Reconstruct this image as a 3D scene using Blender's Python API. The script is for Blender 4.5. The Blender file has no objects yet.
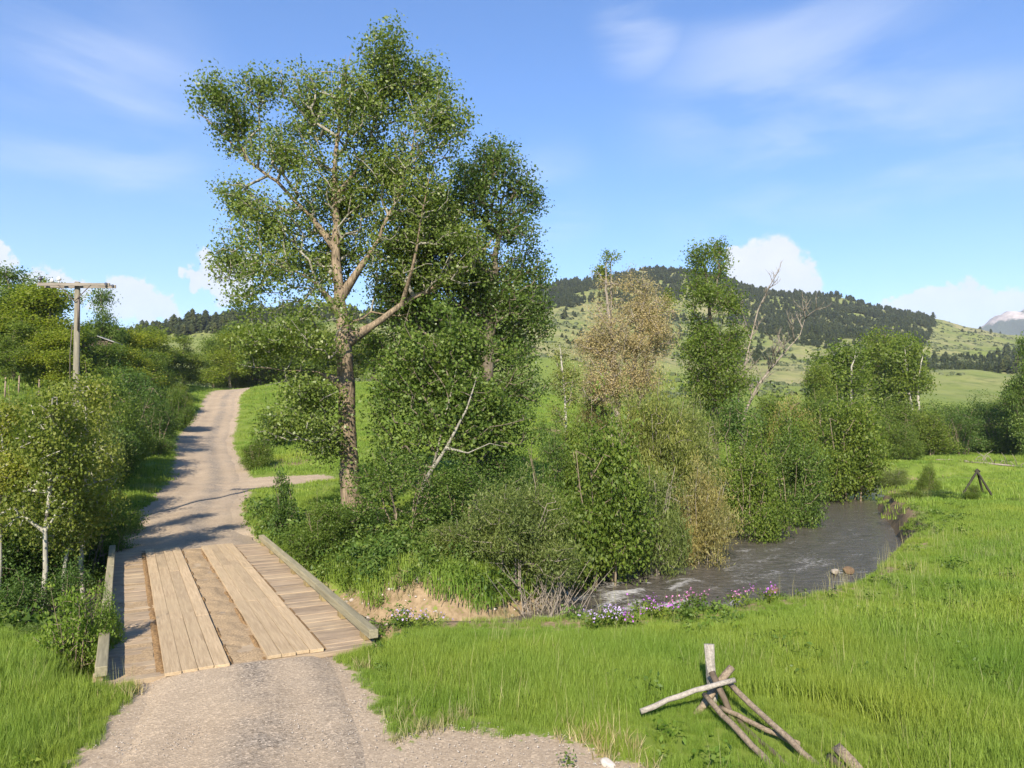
import bpy, math, random
import numpy as np
from mathutils import Vector, Matrix

SC = bpy.context.scene
COL = SC.collection
R_ = math.radians
PI = math.pi

# ------------------------------------------------------------------ camera
F_PX = 740.0
CAMZ = 4.1
PITCH = math.atan(36 / F_PX)
cam_data = bpy.data.cameras.new("camera")
cam_data.sensor_width = 36.0
cam_data.lens = F_PX / 1024 * 36.0
cam_data.clip_start = 0.1
cam_data.clip_end = 20000
cam = bpy.data.objects.new("camera", cam_data)
COL.objects.link(cam)
cam.location = (0, 0, CAMZ)
cam.rotation_euler = (PI / 2 + PITCH, 0, 0)
SC.camera = cam

# ------------------------------------------------------------------ light
SUN_AZ = R_(9)          # shadows run away from the camera, drifting right
SUN_EL = R_(33)
SUN_VEC = Vector((-math.sin(SUN_AZ) * math.cos(SUN_EL), -math.cos(SUN_AZ) * math.cos(SUN_EL), math.sin(SUN_EL)))
sun_data = bpy.data.lights.new("sun", 'SUN')
sun_data.energy = 5.0
sun_data.angle = R_(0.6)
sun_data.color = (1.0, 0.91, 0.77)
sun = bpy.data.objects.new("sun", sun_data)
COL.objects.link(sun)
sun.rotation_euler = SUN_VEC.to_track_quat('Z', 'Y').to_euler()

SC.view_settings.view_transform = 'Standard'
SC.view_settings.look = 'None'
SC.view_settings.gamma = 1.0
SC.view_settings.exposure = 1.12
SC.cycles.max_bounces = 6
SC.cycles.diffuse_bounces = 4
SC.cycles.glossy_bounces = 2
SC.cycles.transmission_bounces = 3
SC.cycles.transparent_max_bounces = 4
SC.cycles.volume_bounces = 0
SC.cycles.use_denoising = True

SKY_STRENGTH = 0.115


def cam_dir(px, py):
    f = Vector((0, math.cos(PITCH), math.sin(PITCH)))
    u = Vector((0, -math.sin(PITCH), math.cos(PITCH)))
    return f + Vector((1, 0, 0)) * ((px - 512) / F_PX) + u * ((384 - py) / F_PX)


def at(px, py, Y):
    d = cam_dir(px, py)
    t = Y / d.y
    return Vector((d.x * t, Y, CAMZ + d.z * t))


# world: Nishita sky with high thin streaks and low cumulus
world = bpy.data.worlds.new("World")
SC.world = world
world.use_nodes = True
wn = world.node_tree.nodes
wl = world.node_tree.links
wn.clear()


def WN(t, **kw):
    n = wn.new(t)
    for k, v in kw.items():
        setattr(n, k, v)
    return n


def wmath(op, a, b=None, clamp=False):
    n = WN('ShaderNodeMath', operation=op, use_clamp=clamp)
    for i, v in enumerate((a, b)):
        if v is None:
            continue
        if isinstance(v, (int, float)):
            n.inputs[i].default_value = v
        else:
            wl.new(v, n.inputs[i])
    return n.outputs[0]


sky = WN('ShaderNodeTexSky', sky_type='NISHITA')
sky.sun_disc = False
sky.sun_elevation = SUN_EL
sky.sun_rotation = math.atan2(SUN_VEC.x, SUN_VEC.y)
sky.altitude = 1500
sky.air_density = 1.0
sky.dust_density = 0.6
sky.ozone_density = 2.2
hsv = WN('ShaderNodeHueSaturation')
hsv.inputs['Saturation'].default_value = 1.32
hsv.inputs['Hue'].default_value = 0.506
hsv.inputs['Value'].default_value = 1.0
wl.new(sky.outputs[0], hsv.inputs['Color'])
tc = WN('ShaderNodeTexCoord')
gen = tc.outputs['Generated']
nz = WN('ShaderNodeTexNoise')
nz.inputs['Scale'].default_value = 34.0
nz.inputs['Detail'].default_value = 7.0
nz.inputs['Roughness'].default_value = 0.58
wl.new(gen, nz.inputs['Vector'])
sub = WN('ShaderNodeVectorMath', operation='SUBTRACT')
wl.new(nz.outputs['Color'], sub.inputs[0])
sub.inputs[1].default_value = (0.5, 0.5, 0.5)
scl = WN('ShaderNodeVectorMath', operation='SCALE')
wl.new(sub.outputs[0], scl.inputs[0])
scl.inputs['Scale'].default_value = 0.064
dis = WN('ShaderNodeVectorMath', operation='ADD')
wl.new(gen, dis.inputs[0])
wl.new(scl.outputs[0], dis.inputs[1])

puffs = [(772, 268, 30), (752, 278, 20), (795, 280, 22), (738, 262, 13), (775, 295, 34),
         (940, 304, 20), (962, 308, 22), (985, 312, 20), (918, 308, 14), (1010, 312, 22), (893, 312, 11), (1030, 316, 24), (950, 325, 30),
         (210, 272, 17), (192, 278, 11), (224, 284, 20), (240, 270, 16), (132, 298, 19), (124, 292, 11), (152, 305, 15),
         (108, 302, 15), (58, 282, 12), (36, 286, 13), (5, 265, 13), (78, 286, 9), (165, 312, 14), (-20, 270, 22), (-90, 290, 40),
         (1110, 300, 50), (1200, 320, 60), (-200, 300, 60)]
acc = None
for (px, py, r) in puffs:
    d = cam_dir(px, py).normalized()
    vd = WN('ShaderNodeVectorMath', operation='DISTANCE')
    wl.new(dis.outputs[0], vd.inputs[0])
    vd.inputs[1].default_value = d
    v = wmath('SUBTRACT', 1.0, wmath('DIVIDE', vd.outputs['Value'], r / F_PX * 1.15))
    acc = v if acc is None else wmath('MAXIMUM', acc, v)
mr = WN('ShaderNodeMapRange', interpolation_type='SMOOTHSTEP')
wl.new(acc, mr.inputs['Value'])
mr.inputs['From Min'].default_value = 0.0
mr.inputs['From Max'].default_value = 0.28
mr.inputs['To Max'].default_value = 0.93
sepd = WN('ShaderNodeSeparateXYZ')
wl.new(gen, sepd.inputs[0])
# low air swallows the foot of each cumulus
foot = WN('ShaderNodeMapRange', interpolation_type='SMOOTHSTEP')
wl.new(sepd.outputs['Z'], foot.inputs['Value'])
foot.inputs['From Min'].default_value = 0.095
foot.inputs['From Max'].default_value = 0.20
foot.inputs['To Min'].default_value = 0.72
foot.inputs['To Max'].default_value = 1.0
cum_a = wmath('MULTIPLY', mr.outputs[0], foot.outputs[0])

# cirrus
mapn = WN('ShaderNodeMapping')
mapn.inputs['Rotation'].default_value = (R_(0), R_(-24), R_(0))
mapn.inputs['Scale'].default_value = (1.5, 1.0, 6.5)
mapn.inputs['Location'].default_value = (0.35, 0.0, 0.2)
wl.new(gen, mapn.inputs['Vector'])
ci = WN('ShaderNodeTexNoise')
ci.inputs['Scale'].default_value = 1.7
ci.inputs['Detail'].default_value = 9.0
ci.inputs['Roughness'].default_value = 0.52
ci.inputs['Distortion'].default_value = 0.5
wl.new(mapn.outputs[0], ci.inputs['Vector'])
cmr = WN('ShaderNodeMapRange', interpolation_type='SMOOTHSTEP')
wl.new(ci.outputs[0], cmr.inputs['Value'])
cmr.inputs['From Min'].default_value = 0.46
cmr.inputs['From Max'].default_value = 0.78
cmr.inputs['To Max'].default_value = 0.42
streaks = None
for (px, py, r) in [(90, 115, 150), (800, 110, 190), (930, 190, 170), (540, 200, 80), (640, 30, 60)]:
    d = cam_dir(px, py).normalized()
    vd = WN('ShaderNodeVectorMath', operation='DISTANCE')
    wl.new(gen, vd.inputs[0])
    vd.inputs[1].default_value = d
    v = wmath('SUBTRACT', 1.0, wmath('DIVIDE', vd.outputs['Value'], r / F_PX), True)
    streaks = v if streaks is None else wmath('MAXIMUM', streaks, v)
smx = WN('ShaderNodeMapRange', interpolation_type='SMOOTHERSTEP')
wl.new(streaks, smx.inputs['Value'])
smx.inputs['From Max'].default_value = 0.85
cir_a = wmath('MULTIPLY', cmr.outputs[0], smx.outputs[0])

mixc = WN('ShaderNodeMix', data_type='RGBA')
wl.new(cir_a, mixc.inputs['Factor'])
wl.new(hsv.outputs[0], mixc.inputs['A'])
mixc.inputs['B'].default_value = (4.2, 4.45, 4.9, 1)
# cumulus tone: bright tops, greyer hollows
cr = WN('ShaderNodeMix', data_type='RGBA')
wl.new(nz.outputs[0], cr.inputs['Factor'])
cr.inputs['A'].default_value = (3.2, 3.4, 3.8, 1)
cr.inputs['B'].default_value = (4.5, 4.5, 4.5, 1)
mixk = WN('ShaderNodeMix', data_type='RGBA')
wl.new(cum_a, mixk.inputs['Factor'])
wl.new(mixc.outputs['Result'], mixk.inputs['A'])
wl.new(cr.outputs['Result'], mixk.inputs['B'])
bg = WN('ShaderNodeBackground')
bg.inputs['Strength'].default_value = SKY_STRENGTH
wl.new(mixk.outputs['Result'], bg.inputs['Color'])
wo = WN('ShaderNodeOutputWorld')
wl.new(bg.outputs[0], wo.inputs['Surface'])

# ------------------------------------------------------------------ helpers
rng = np.random.default_rng(11)
random.seed(7)


def vnoise(x, y, seed=0):
    x = np.asarray(x, float); y = np.asarray(y, float)
    ix = np.floor(x).astype(np.int64); iy = np.floor(y).astype(np.int64)
    fx = x - ix; fy = y - iy
    fx = fx * fx * (3 - 2 * fx); fy = fy * fy * (3 - 2 * fy)

    def h(a, b):
        n = (a * 374761393 + b * 668265263 + seed * 974634777) & 0x7fffffff
        n = ((n ^ (n >> 13)) * 1274126177) & 0x7fffffff
        return ((n ^ (n >> 16)) & 0xffff) / 65535.0
    return (h(ix, iy) * (1 - fx) + h(ix + 1, iy) * fx) * (1 - fy) + (h(ix, iy + 1) * (1 - fx) + h(ix + 1, iy + 1) * fx) * fy


def fbm(x, y, seed=0, octv=4):
    s = 0; a = 0.5
    for o in range(octv):
        s = s + a * (vnoise(x, y, seed + o) - 0.5)
        x = x * 2.03 + 3.1; y = y * 2.03 + 1.7; a *= 0.5
    return s


def sstep(a, b, x):
    t = np.clip((np.asarray(x, float) - a) / (b - a), 0, 1)
    return t * t * (3 - 2 * t)


def mesh_np(name, verts, faces, smooth=False, mats=(), mat_idx=None, attrs=None):
    """faces: (M,k) int array, k = 3 or 4"""
    verts = np.asarray(verts, np.float32).reshape(-1, 3)
    faces = np.asarray(faces, np.int32)
    k = faces.shape[1]
    me = bpy.data.meshes.new(name)
    me.vertices.add(len(verts))
    me.vertices.foreach_set('co', verts.ravel())
    me.loops.add(faces.size)
    me.loops.foreach_set('vertex_index', faces.ravel())
    me.polygons.add(len(faces))
    me.polygons.foreach_set('loop_start', np.arange(0, faces.size, k, dtype=np.int32))
    me.polygons.foreach_set('loop_total', np.full(len(faces), k, np.int32))
    if smooth:
        me.polygons.foreach_set('use_smooth', np.ones(len(faces), bool))
    for m in mats:
        me.materials.append(m)
    if mat_idx is not None:
        me.polygons.foreach_set('material_index', np.asarray(mat_idx, np.int32))
    if attrs:
        for an, av in attrs.items():
            a = me.attributes.new(an, 'FLOAT', 'POINT')
            a.data.foreach_set('value', np.asarray(av, np.float32))
    me.update(calc_edges=True)
    me.validate()
    return me


def link(name, me, parent=None):
    o = bpy.data.objects.new(name, me)
    COL.objects.link(o)
    if parent is not None:
        o.parent = parent
    return o


def empty(name, loc, rz=0.0):
    o = bpy.data.objects.new(name, None)
    COL.objects.link(o)
    o.location = loc
    o.rotation_euler = (0, 0, rz)
    o.empty_display_size = 0.2
    return o


def tag(o, label=None, cat=None, group=None, kind=None):
    if label: o['label'] = label
    if cat: o['category'] = cat
    if group: o['group'] = group
    if kind: o['kind'] = kind
    return o


def copy_tree(o, parent=None):
    c = o.copy()
    COL.objects.link(c)
    if parent is not None:
        c.parent = parent
    for ch in list(o.children):
        copy_tree(ch, c)
    return c


class MB:
    """collects boxes and tubes into one mesh"""
    def __init__(s):
        s.v = []; s.f = []

    def box(s, c, size, M=None, jit=0.0):
        n = len(s.v)
        for dx, dy, dz in ((-1, -1, -1), (1, -1, -1), (1, 1, -1), (-1, 1, -1), (-1, -1, 1), (1, -1, 1), (1, 1, 1), (-1, 1, 1)):
            p = Vector((dx * size[0] / 2 + random.uniform(-jit, jit), dy * size[1] / 2 + random.uniform(-jit, jit), dz * size[2] / 2 + random.uniform(-jit, jit)))
            if M is not None: p = M @ p
            s.v.append(p + Vector(c))
        for q in ((0, 3, 2, 1), (4, 5, 6, 7), (0, 1, 5, 4), (1, 2, 6, 5), (2, 3, 7, 6), (3, 0, 4, 7)):
            s.f.append([n + i for i in q])
        return s

    def tube(s, pts, rads, n=8, flat=1.0, wob=0.0):
        pts = [Vector(p) for p in pts]
        b = len(s.v)
        up = Vector((0.13, 0.21, 1)).normalized()
        for i, p in enumerate(pts):
            d = (pts[min(i + 1, len(pts) - 1)] - pts[max(i - 1, 0)]).normalized()
            a = d.cross(up)
            if a.length < 0.05: a = d.cross(Vector((1, 0, 0)))
            a.normalize(); c = d.cross(a).normalized()
            for k in range(n):
                t = 2 * PI * k / n
                r = rads[i] * (1 + random.uniform(-wob, wob))
                s.v.append(p + a * math.cos(t) * r + c * math.sin(t) * r * flat)
        for i in range(len(pts) - 1):
            for k in range(n):
                s.f.append([b + i * n + k, b + i * n + (k + 1) % n, b + (i + 1) * n + (k + 1) % n, b + (i + 1) * n + k])
        s.f.append([b + k for k in range(n)][::-1])
        e = b + (len(pts) - 1) * n
        s.f.append([e + k for k in range(n)])
        return s

    def build(s, name, mat, parent=None, smooth=False, bevel=0.0):
        me = bpy.data.meshes.new(name)
        me.from_pydata([tuple(p) for p in s.v], [], s.f)
        if smooth:
            for p in me.polygons: p.use_smooth = len(p.vertices) == 4
        me.materials.append(mat)
        me.update()
        o = link(name, me, parent)
        if bevel > 0:
            bv = o.modifiers.new('bevel', 'BEVEL'); bv.width = bevel; bv.segments = 2; bv.limit_method = 'ANGLE'
        return o


# ------------------------------------------------------------------ materials
def mat_new(name):
    m = bpy.data.materials.new(name)
    m.use_nodes = True
    nt = m.node_tree
    nt.nodes.clear()
    return m, nt


def nnode(nt, t, **kw):
    n = nt.nodes.new(t)
    for k, v in kw.items():
        setattr(n, k, v)
    return n


def ramp(nt, fac, stops):
    r = nnode(nt, 'ShaderNodeValToRGB')
    els = r.color_ramp.elements
    while len(els) < len(stops):
        els.new(0.5)
    for e, (p, c) in zip(els, stops):
        e.position = p
        e.color = (c[0], c[1], c[2], 1)
    nt.links.new(fac, r.inputs[0])
    return r.outputs[0]


def noise(nt, scale, detail=4, rough=0.55, vec=None, dist=0.0):
    n = nnode(nt, 'ShaderNodeTexNoise')
    n.inputs['Scale'].default_value = scale
    n.inputs['Detail'].default_value = detail
    n.inputs['Roughness'].default_value = rough
    n.inputs['Distortion'].default_value = dist
    if vec is not None: nt.links.new(vec, n.inputs['Vector'])
    return n.outputs[0]


def mixc_(nt, fac, a, b, blend='MIX'):
    n = nnode(nt, 'ShaderNodeMix', data_type='RGBA', blend_type=blend)
    for key, v in (('Factor', fac), ('A', a), ('B', b)):
        if isinstance(v, (int, float)):
            n.inputs[key].default_value = v
        elif isinstance(v, tuple):
            n.inputs[key].default_value = (v[0], v[1], v[2], 1)
        else:
            nt.links.new(v, n.inputs[key])
    return n.outputs['Result']


def mrange(nt, v, a, b, c=0.0, d=1.0):
    n = nnode(nt, 'ShaderNodeMapRange', interpolation_type='SMOOTHSTEP')
    nt.links.new(v, n.inputs['Value'])
    for k, x in zip(('From Min', 'From Max', 'To Min', 'To Max'), (a, b, c, d)):
        n.inputs[k].default_value = x
    return n.outputs[0]


def attr(nt, name):
    n = nnode(nt, 'ShaderNodeAttribute')
    n.attribute_name = name
    return n.outputs['Fac']


def out(nt, sh):
    o = nnode(nt, 'ShaderNodeOutputMaterial')
    nt.links.new(sh, o.inputs['Surface'])


def bsdf(nt, color, rough=0.8, spec=0.3, bump=None, bstr=0.3, bdist=0.02):
    b = nnode(nt, 'ShaderNodeBsdfPrincipled')
    if isinstance(color, tuple): b.inputs['Base Color'].default_value = (*color, 1)
    else: nt.links.new(color, b.inputs['Base Color'])
    if isinstance(rough, (int, float)): b.inputs['Roughness'].default_value = rough
    else: nt.links.new(rough, b.inputs['Roughness'])
    b.inputs['Specular IOR Level'].default_value = spec
    if bump is not None:
        bp = nnode(nt, 'ShaderNodeBump')
        bp.inputs['Strength'].default_value = bstr
        bp.inputs['Distance'].default_value = bdist
        nt.links.new(bump, bp.inputs['Height'])
        nt.links.new(bp.outputs[0], b.inputs['Normal'])
    return b.outputs[0]


def leaf_mat(name, c1, c2, c3, trans=0.35, patch=0.5, spec=0.25, rough=0.5):
    m, nt = mat_new(name)
    g = nnode(nt, 'ShaderNodeNewGeometry')
    col = ramp(nt, g.outputs['Random Per Island'], [(0.0, c1), (0.55, c2), (1.0, c3)])
    n = noise(nt, patch, 2, 0.5, g.outputs['Position'])
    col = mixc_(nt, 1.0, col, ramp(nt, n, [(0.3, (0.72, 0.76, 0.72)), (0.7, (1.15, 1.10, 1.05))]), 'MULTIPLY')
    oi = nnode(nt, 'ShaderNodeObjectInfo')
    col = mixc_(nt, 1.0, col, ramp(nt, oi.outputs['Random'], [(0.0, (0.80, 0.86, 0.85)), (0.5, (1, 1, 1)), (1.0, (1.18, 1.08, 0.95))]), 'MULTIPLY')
    b = bsdf(nt, col, rough, spec)
    tr = nnode(nt, 'ShaderNodeBsdfTranslucent')
    tcol = mixc_(nt, 1.0, col, (1.35, 1.45, 0.7), 'MULTIPLY')
    nt.links.new(tcol, tr.inputs['Color'])
    mx = nnode(nt, 'ShaderNodeMixShader')
    mx.inputs[0].default_value = trans
    nt.links.new(b, mx.inputs[1]); nt.links.new(tr.outputs[0], mx.inputs[2])
    out(nt, mx.outputs[0])
    return m


def bark_mat(name, c1, c2, scale=(6, 6, 1.2), bstr=0.8, marks=None):
    m, nt = mat_new(name)
    t = nnode(nt, 'ShaderNodeTexCoord')
    mp = nnode(nt, 'ShaderNodeMapping')
    mp.inputs['Scale'].default_value = scale
    nt.links.new(t.outputs['Object'], mp.inputs['Vector'])
    n = noise(nt, 1.6, 7, 0.7, mp.outputs[0], 0.8)
    col = ramp(nt, n, [(0.34, c1), (0.62, c2)])
    if marks:
        n2 = noise(nt, 3.2, 3, 0.6, t.outputs['Object'])
        col = mixc_(nt, mrange(nt, n2, 0.60, 0.66), col, marks)
    out(nt, bsdf(nt, col, 0.9, 0.15, n, bstr, 0.05))
    return m


def wood_mat(name, c1, c2, grain=(1.2, 14, 14), dirt=None, dirt_amt=0.5, var=0.25):
    m, nt = mat_new(name)
    t = nnode(nt, 'ShaderNodeTexCoord')
    g = nnode(nt, 'ShaderNodeNewGeometry')
    off = nnode(nt, 'ShaderNodeVectorMath', operation='ADD')
    nt.links.new(t.outputs['Object'], off.inputs[0])
    sc = nnode(nt, 'ShaderNodeVectorMath', operation='SCALE')
    cmb = nnode(nt, 'ShaderNodeCombineXYZ')
    for i in range(3): nt.links.new(g.outputs['Random Per Island'], cmb.inputs[i])
    nt.links.new(cmb.outputs[0], sc.inputs[0]); sc.inputs['Scale'].default_value = 37.0
    nt.links.new(sc.outputs[0], off.inputs[1])
    mp = nnode(nt, 'ShaderNodeMapping')
    mp.inputs['Scale'].default_value = grain
    nt.links.new(off.outputs[0], mp.inputs['Vector'])
    n = noise(nt, 1.0, 8, 0.65, mp.outputs[0], 0.4)
    col = ramp(nt, n, [(0.28, c1), (0.68, c2)])
    col = mixc_(nt, 1.0, col, ramp(nt, g.outputs['Random Per Island'], [(0, (1 - var, 1 - var, 1 - var)), (1, (1 + var * .6, 1 + var * .5, 1 + var * .4))]), 'MULTIPLY')
    if dirt:
        n2 = noise(nt, 0.9, 6, 0.65, g.outputs['Position'])
        col = mixc_(nt, mrange(nt, n2, 0.42, 0.68, 0, dirt_amt), col, dirt)
    out(nt, bsdf(nt, col, 0.85, 0.2, n, 0.5, 0.02))
    return m


def plain(name, c, rough=0.8, spec=0.3, var=0.25, scale=5):
    m, nt = mat_new(name)
    g = nnode(nt, 'ShaderNodeNewGeometry')
    n = noise(nt, scale, 6, 0.6, g.outputs['Position'])
    col = ramp(nt, n, [(0.3, tuple(x * (1 - var) for x in c)), (0.7, tuple(min(1, x * (1 + var)) for x in c))])
    out(nt, bsdf(nt, col, rough, spec, n, 0.4, 0.02))
    return m


M_cotton = leaf_mat('cottonwood_leaf', (0.092, 0.144, 0.028), (0.134, 0.195, 0.036), (0.197, 0.247, 0.079), 0.46, 0.6, 0.4, 0.42)
M_cotton2 = leaf_mat('dense_leaf', (0.075, 0.127, 0.025), (0.120, 0.180, 0.032), (0.187, 0.246, 0.057), 0.44, 0.6)
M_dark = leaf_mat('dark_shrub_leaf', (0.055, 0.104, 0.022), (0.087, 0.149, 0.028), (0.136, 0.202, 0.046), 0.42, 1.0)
M_shrub = leaf_mat('shrub_leaf', (0.088, 0.140, 0.022), (0.132, 0.191, 0.028), (0.174, 0.221, 0.044), 0.46, 0.9)
M_willow = leaf_mat('willow_leaf', (0.128, 0.161, 0.041), (0.187, 0.227, 0.060), (0.235, 0.261, 0.089), 0.46, 0.9)
M_tanwil = leaf_mat('tan_willow_leaf', (0.247, 0.199, 0.068), (0.325, 0.269, 0.094), (0.360, 0.351, 0.149), 0.40, 0.9)
M_aspen = leaf_mat('aspen_leaf', (0.139, 0.180, 0.030), (0.204, 0.241, 0.043), (0.254, 0.269, 0.072), 0.50, 0.9)
M_lime = leaf_mat('bright_tree_leaf', (0.168, 0.220, 0.021), (0.215, 0.252, 0.024), (0.280, 0.298, 0.044), 0.50, 0.3)
M_bright = leaf_mat('bright_shrub_leaf', (0.102, 0.173, 0.023), (0.153, 0.241, 0.033), (0.215, 0.281, 0.055), 0.46, 1.0)
M_brown = leaf_mat('dying_leaf', (0.34, 0.25, 0.115), (0.46, 0.36, 0.18), (0.54, 0.44, 0.25), 0.33, 0.6)
M_bark = bark_mat('cottonwood_bark', (0.055, 0.042, 0.029), (0.255, 0.195, 0.130))
M_limb = bark_mat('grey_limb_bark', (0.055, 0.043, 0.030), (0.165, 0.14, 0.10), (5, 5, 2), 0.4)
M_twig = bark_mat('twig_bark', (0.10, 0.075, 0.05), (0.22, 0.18, 0.12), (5, 5, 2), 0.3)
M_white = bark_mat('aspen_bark', (0.22, 0.205, 0.16), (0.36, 0.34, 0.28), (4, 4, 2), 0.2, (0.09, 0.08, 0.065))
M_grey = bark_mat('pale_grey_bark', (0.13, 0.12, 0.095), (0.27, 0.25, 0.20), (4, 4, 2), 0.3, (0.07, 0.06, 0.045))
M_dead = bark_mat('dead_branch_bark', (0.12, 0.10, 0.078), (0.26, 0.225, 0.18), (5, 5, 2), 0.3)
M_con = leaf_mat('conifer_needles', (0.028, 0.038, 0.014), (0.044, 0.056, 0.019), (0.068, 0.080, 0.028), 0.12, 0.03)
M_scrub = leaf_mat('sage_leaf', (0.060, 0.080, 0.035), (0.085, 0.110, 0.048), (0.13, 0.145, 0.075), 0.2, 0.05)

# ------------------------------------------------------------------ terrain function
PXC = [-400, -200, 0, 120, 225, 300, 420, 560, 640, 690, 760, 850, 930, 1000, 1100, 1500]
ROWS = [
    (6,    [0] * 16),
    (15,   [0] * 16),
    (22,   [1.2, 0.6, 0.0, 0, 0, 0, 0, 0, 0, 0, 0, 0, 0, 0, 0, 0]),
    (30,   [3.0, 1.5, 0.2, 0, 0, 0, 0, 0, 0, 0, 0, 0, 0, 0, 0, 0]),
    (45,   [10, 7.5, 5, 0.9, 0.4, 0.6, 0.5, 0, -.1, -.1, 0, 0, 0, 0, 0, 0]),
    (62,   [14, 11, 8.2, 3.6, 1.75, 2.4, 2.0, 1.0, .6, .3, .1, 0, 0, 0, 0, 0]),
    (85,   [18, 15, 11.5, 6.8, 4.7, 6.5, 6, 4.0, 2.5, 1.5, .8, .4, .3, .2, .1, 0]),
    (105,  [19, 16, 13, 10, 8.3, 9.5, 9, 6.5, 4.5, 3.4, 2.4, 1.6, 1.2, 1, 0.8, .5]),
    (150,  [28, 23, 18, 12, 9.5, 11.5, 12, 11, 8.5, 7.5, 6.5, 5.5, 4.5, 4.0, 3, 2]),
    (250,  [44, 40, 34, 24, 20, 22, 25, 24, 20, 18.5, 17.5, 15.5, 15, 14, 12, 10]),
    (400,  [62, 60, 50, 49, 58, 66, 56, 46, 42, 39, 37, 34, 33, 32, 30, 28]),
    (650,  [70, 65, 58, 58, 62, 70, 95, 98, 95, 92, 85, 82, 76, 66, 56, 50]),
    (950,  [80, 70, 60, 60, 70, 100, 145, 178, 203, 203, 172, 157, 139, 113, 100, 90]),
    (1300, [80, 70, 60, 60, 70, 100, 140, 165, 175, 180, 165, 150, 130, 110, 100, 90]),
    (2200, [60] * 16),
    (8000, [60] * 16),
]
_pxg = np.arange(-400, 1501, 10.0)
_lyg = np.linspace(math.log(6), math.log(8000), 200)
_t = np.array([np.interp(_pxg, PXC, r[1]) for r in ROWS])
_ly = np.log([r[0] for r in ROWS])
TAB = np.array([np.interp(_lyg, _ly, _t[:, i]) for i in range(len(_pxg))])   # [px, ly]
for _ in range(3):
    P = np.pad(TAB, 1, mode='edge')
    TAB = (P[:-2, 1:-1] + 2 * P[1:-1, 1:-1] + P[2:, 1:-1]) / 4
for _ in range(2):
    P = np.pad(TAB, 1, mode='edge')
    TAB = (P[1:-1, :-2] + 2 * P[1:-1, 1:-1] + P[1:-1, 2:]) / 4


def tab_z(x, y):
    yy = np.maximum(y, 6.0)
    px = np.clip(512 + F_PX * x / yy, -400, 1499.9)
    a = (px + 400) / 10.0
    b = np.clip((np.log(yy) - _lyg[0]) / (_lyg[1] - _lyg[0]), 0, len(_lyg) - 1.001)
    i = np.clip(np.floor(a).astype(int), 0, len(_pxg) - 2); j = np.floor(b).astype(int)
    fa = a - i; fb = b - j
    return (TAB[i, j] * (1 - fa) + TAB[i + 1, j] * fa) * (1 - fb) + (TAB[i, j + 1] * (1 - fa) + TAB[i + 1, j + 1] * fa) * fb


def smooth_poly(pts, step=0.6):
    """Catmull-Rom resample of (x, y, w) rows"""
    pts = np.array(pts, float)
    o = []
    for i in range(len(pts) - 1):
        p0 = pts[max(i - 1, 0)]; p1 = pts[i]; p2 = pts[i + 1]; p3 = pts[min(i + 2, len(pts) - 1)]
        n = max(2, int(np.linalg.norm(p2[:2] - p1[:2]) / step))
        t = np.linspace(0, 1, n, endpoint=False)[:, None]
        o.append(0.5 * ((2 * p1) + (-p0 + p2) * t + (2 * p0 - 5 * p1 + 4 * p2 - p3) * t ** 2 + (-p0 + 3 * p1 - 3 * p2 + p3) * t ** 3))
    o.append(pts[-1:])
    return np.concatenate(o)


CREEK = smooth_poly([(-70, 10, 2.5), (-35, 20, 2.5), (-22, 22, 2.5), (-14, 21.5, 2.4), (-8, 19.8, 2.1), (-3, 16.9, 0.8), (2, 18.2, 1.6),
                     (5.75, 21.7, 2.9), (9.0, 26.2, 3.2), (11.9, 30.6, 3.3), (14.4, 35.2, 2.9), (16.7, 40, 2.6), (20, 47, 2.5), (26, 54, 2.5), (38, 62, 2.5), (70, 75, 2.5)], 1.5)
WATER_Z = -1.05


def poly_dist(poly, x, y):
    """distance, half width there, side (+1 = right of travel)"""
    x = np.asarray(x, float); y = np.asarray(y, float)
    best = np.full(x.shape, 1e9); hw = np.zeros(x.shape); side = np.zeros(x.shape); al = np.zeros(x.shape)
    for i in range(len(poly) - 1):
        ax, ay, aw = poly[i]; bx, by, bw = poly[i + 1]
        dx, dy = bx - ax, by - ay
        L2 = dx * dx + dy * dy
        t = np.clip(((x - ax) * dx + (y - ay) * dy) / L2, 0, 1)
        ex = x - (ax + t * dx); ey = y - (ay + t * dy)
        d = np.hypot(ex, ey)
        m = d < best
        best = np.where(m, d, best); hw = np.where(m, aw + t * (bw - aw), hw)
        side = np.where(m, np.sign(dy * ex - dx * ey), side)
        al = np.where(m, i + t, al)
    return best, hw, side, al


# bridge frame
B_A = R_(27.6)
B_D = np.array([-math.sin(B_A), math.cos(B_A)]); B_R = np.array([math.cos(B_A), math.sin(B_A)])
B_C0 = np.array([-4.36, 12.45]); B_L = 12.4; B_W = 4.46
B_Z = 0.08
B_END = B_C0 + B_D * B_L

ROAD1 = smooth_poly([(3.5, -22, 2.6), (0.6, -8, 2.5), (-1.3, 0, 2.4), (-2.95, 7.5, 2.0), (-3.66, 10.4, 1.68), (-4.42, 12.40, 1.48)], 0.7)
ROAD2 = smooth_poly([(B_END[0] + .02, B_END[1] - 0.04, 2.15), (-13.6, 31.6, 2.1), (-17.4, 43, 2.1), (-21.2, 52, 2.05), (-25.6, 62, 2.05), (-29.4, 73, 2.0), (-33.6, 85, 2.0),
                     (-37.5, 96, 2.05), (-39.6, 106, 2.2), (-38, 115, 2.1), (-31, 123, 1.9), (-18, 127, 1.8), (0, 128, 1.8)], 0.7)
ROAD3 = smooth_poly([(-16.9, 42.2, 2.0), (-15.0, 42.9, 2.8), (-13.2, 43.8, 2.0), (-12.0, 44.5, 1.2)], 0.7)


def creek_far_noise(x, y):
    return fbm(x * 0.35, y * 0.35, 5) * 1.0


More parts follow.
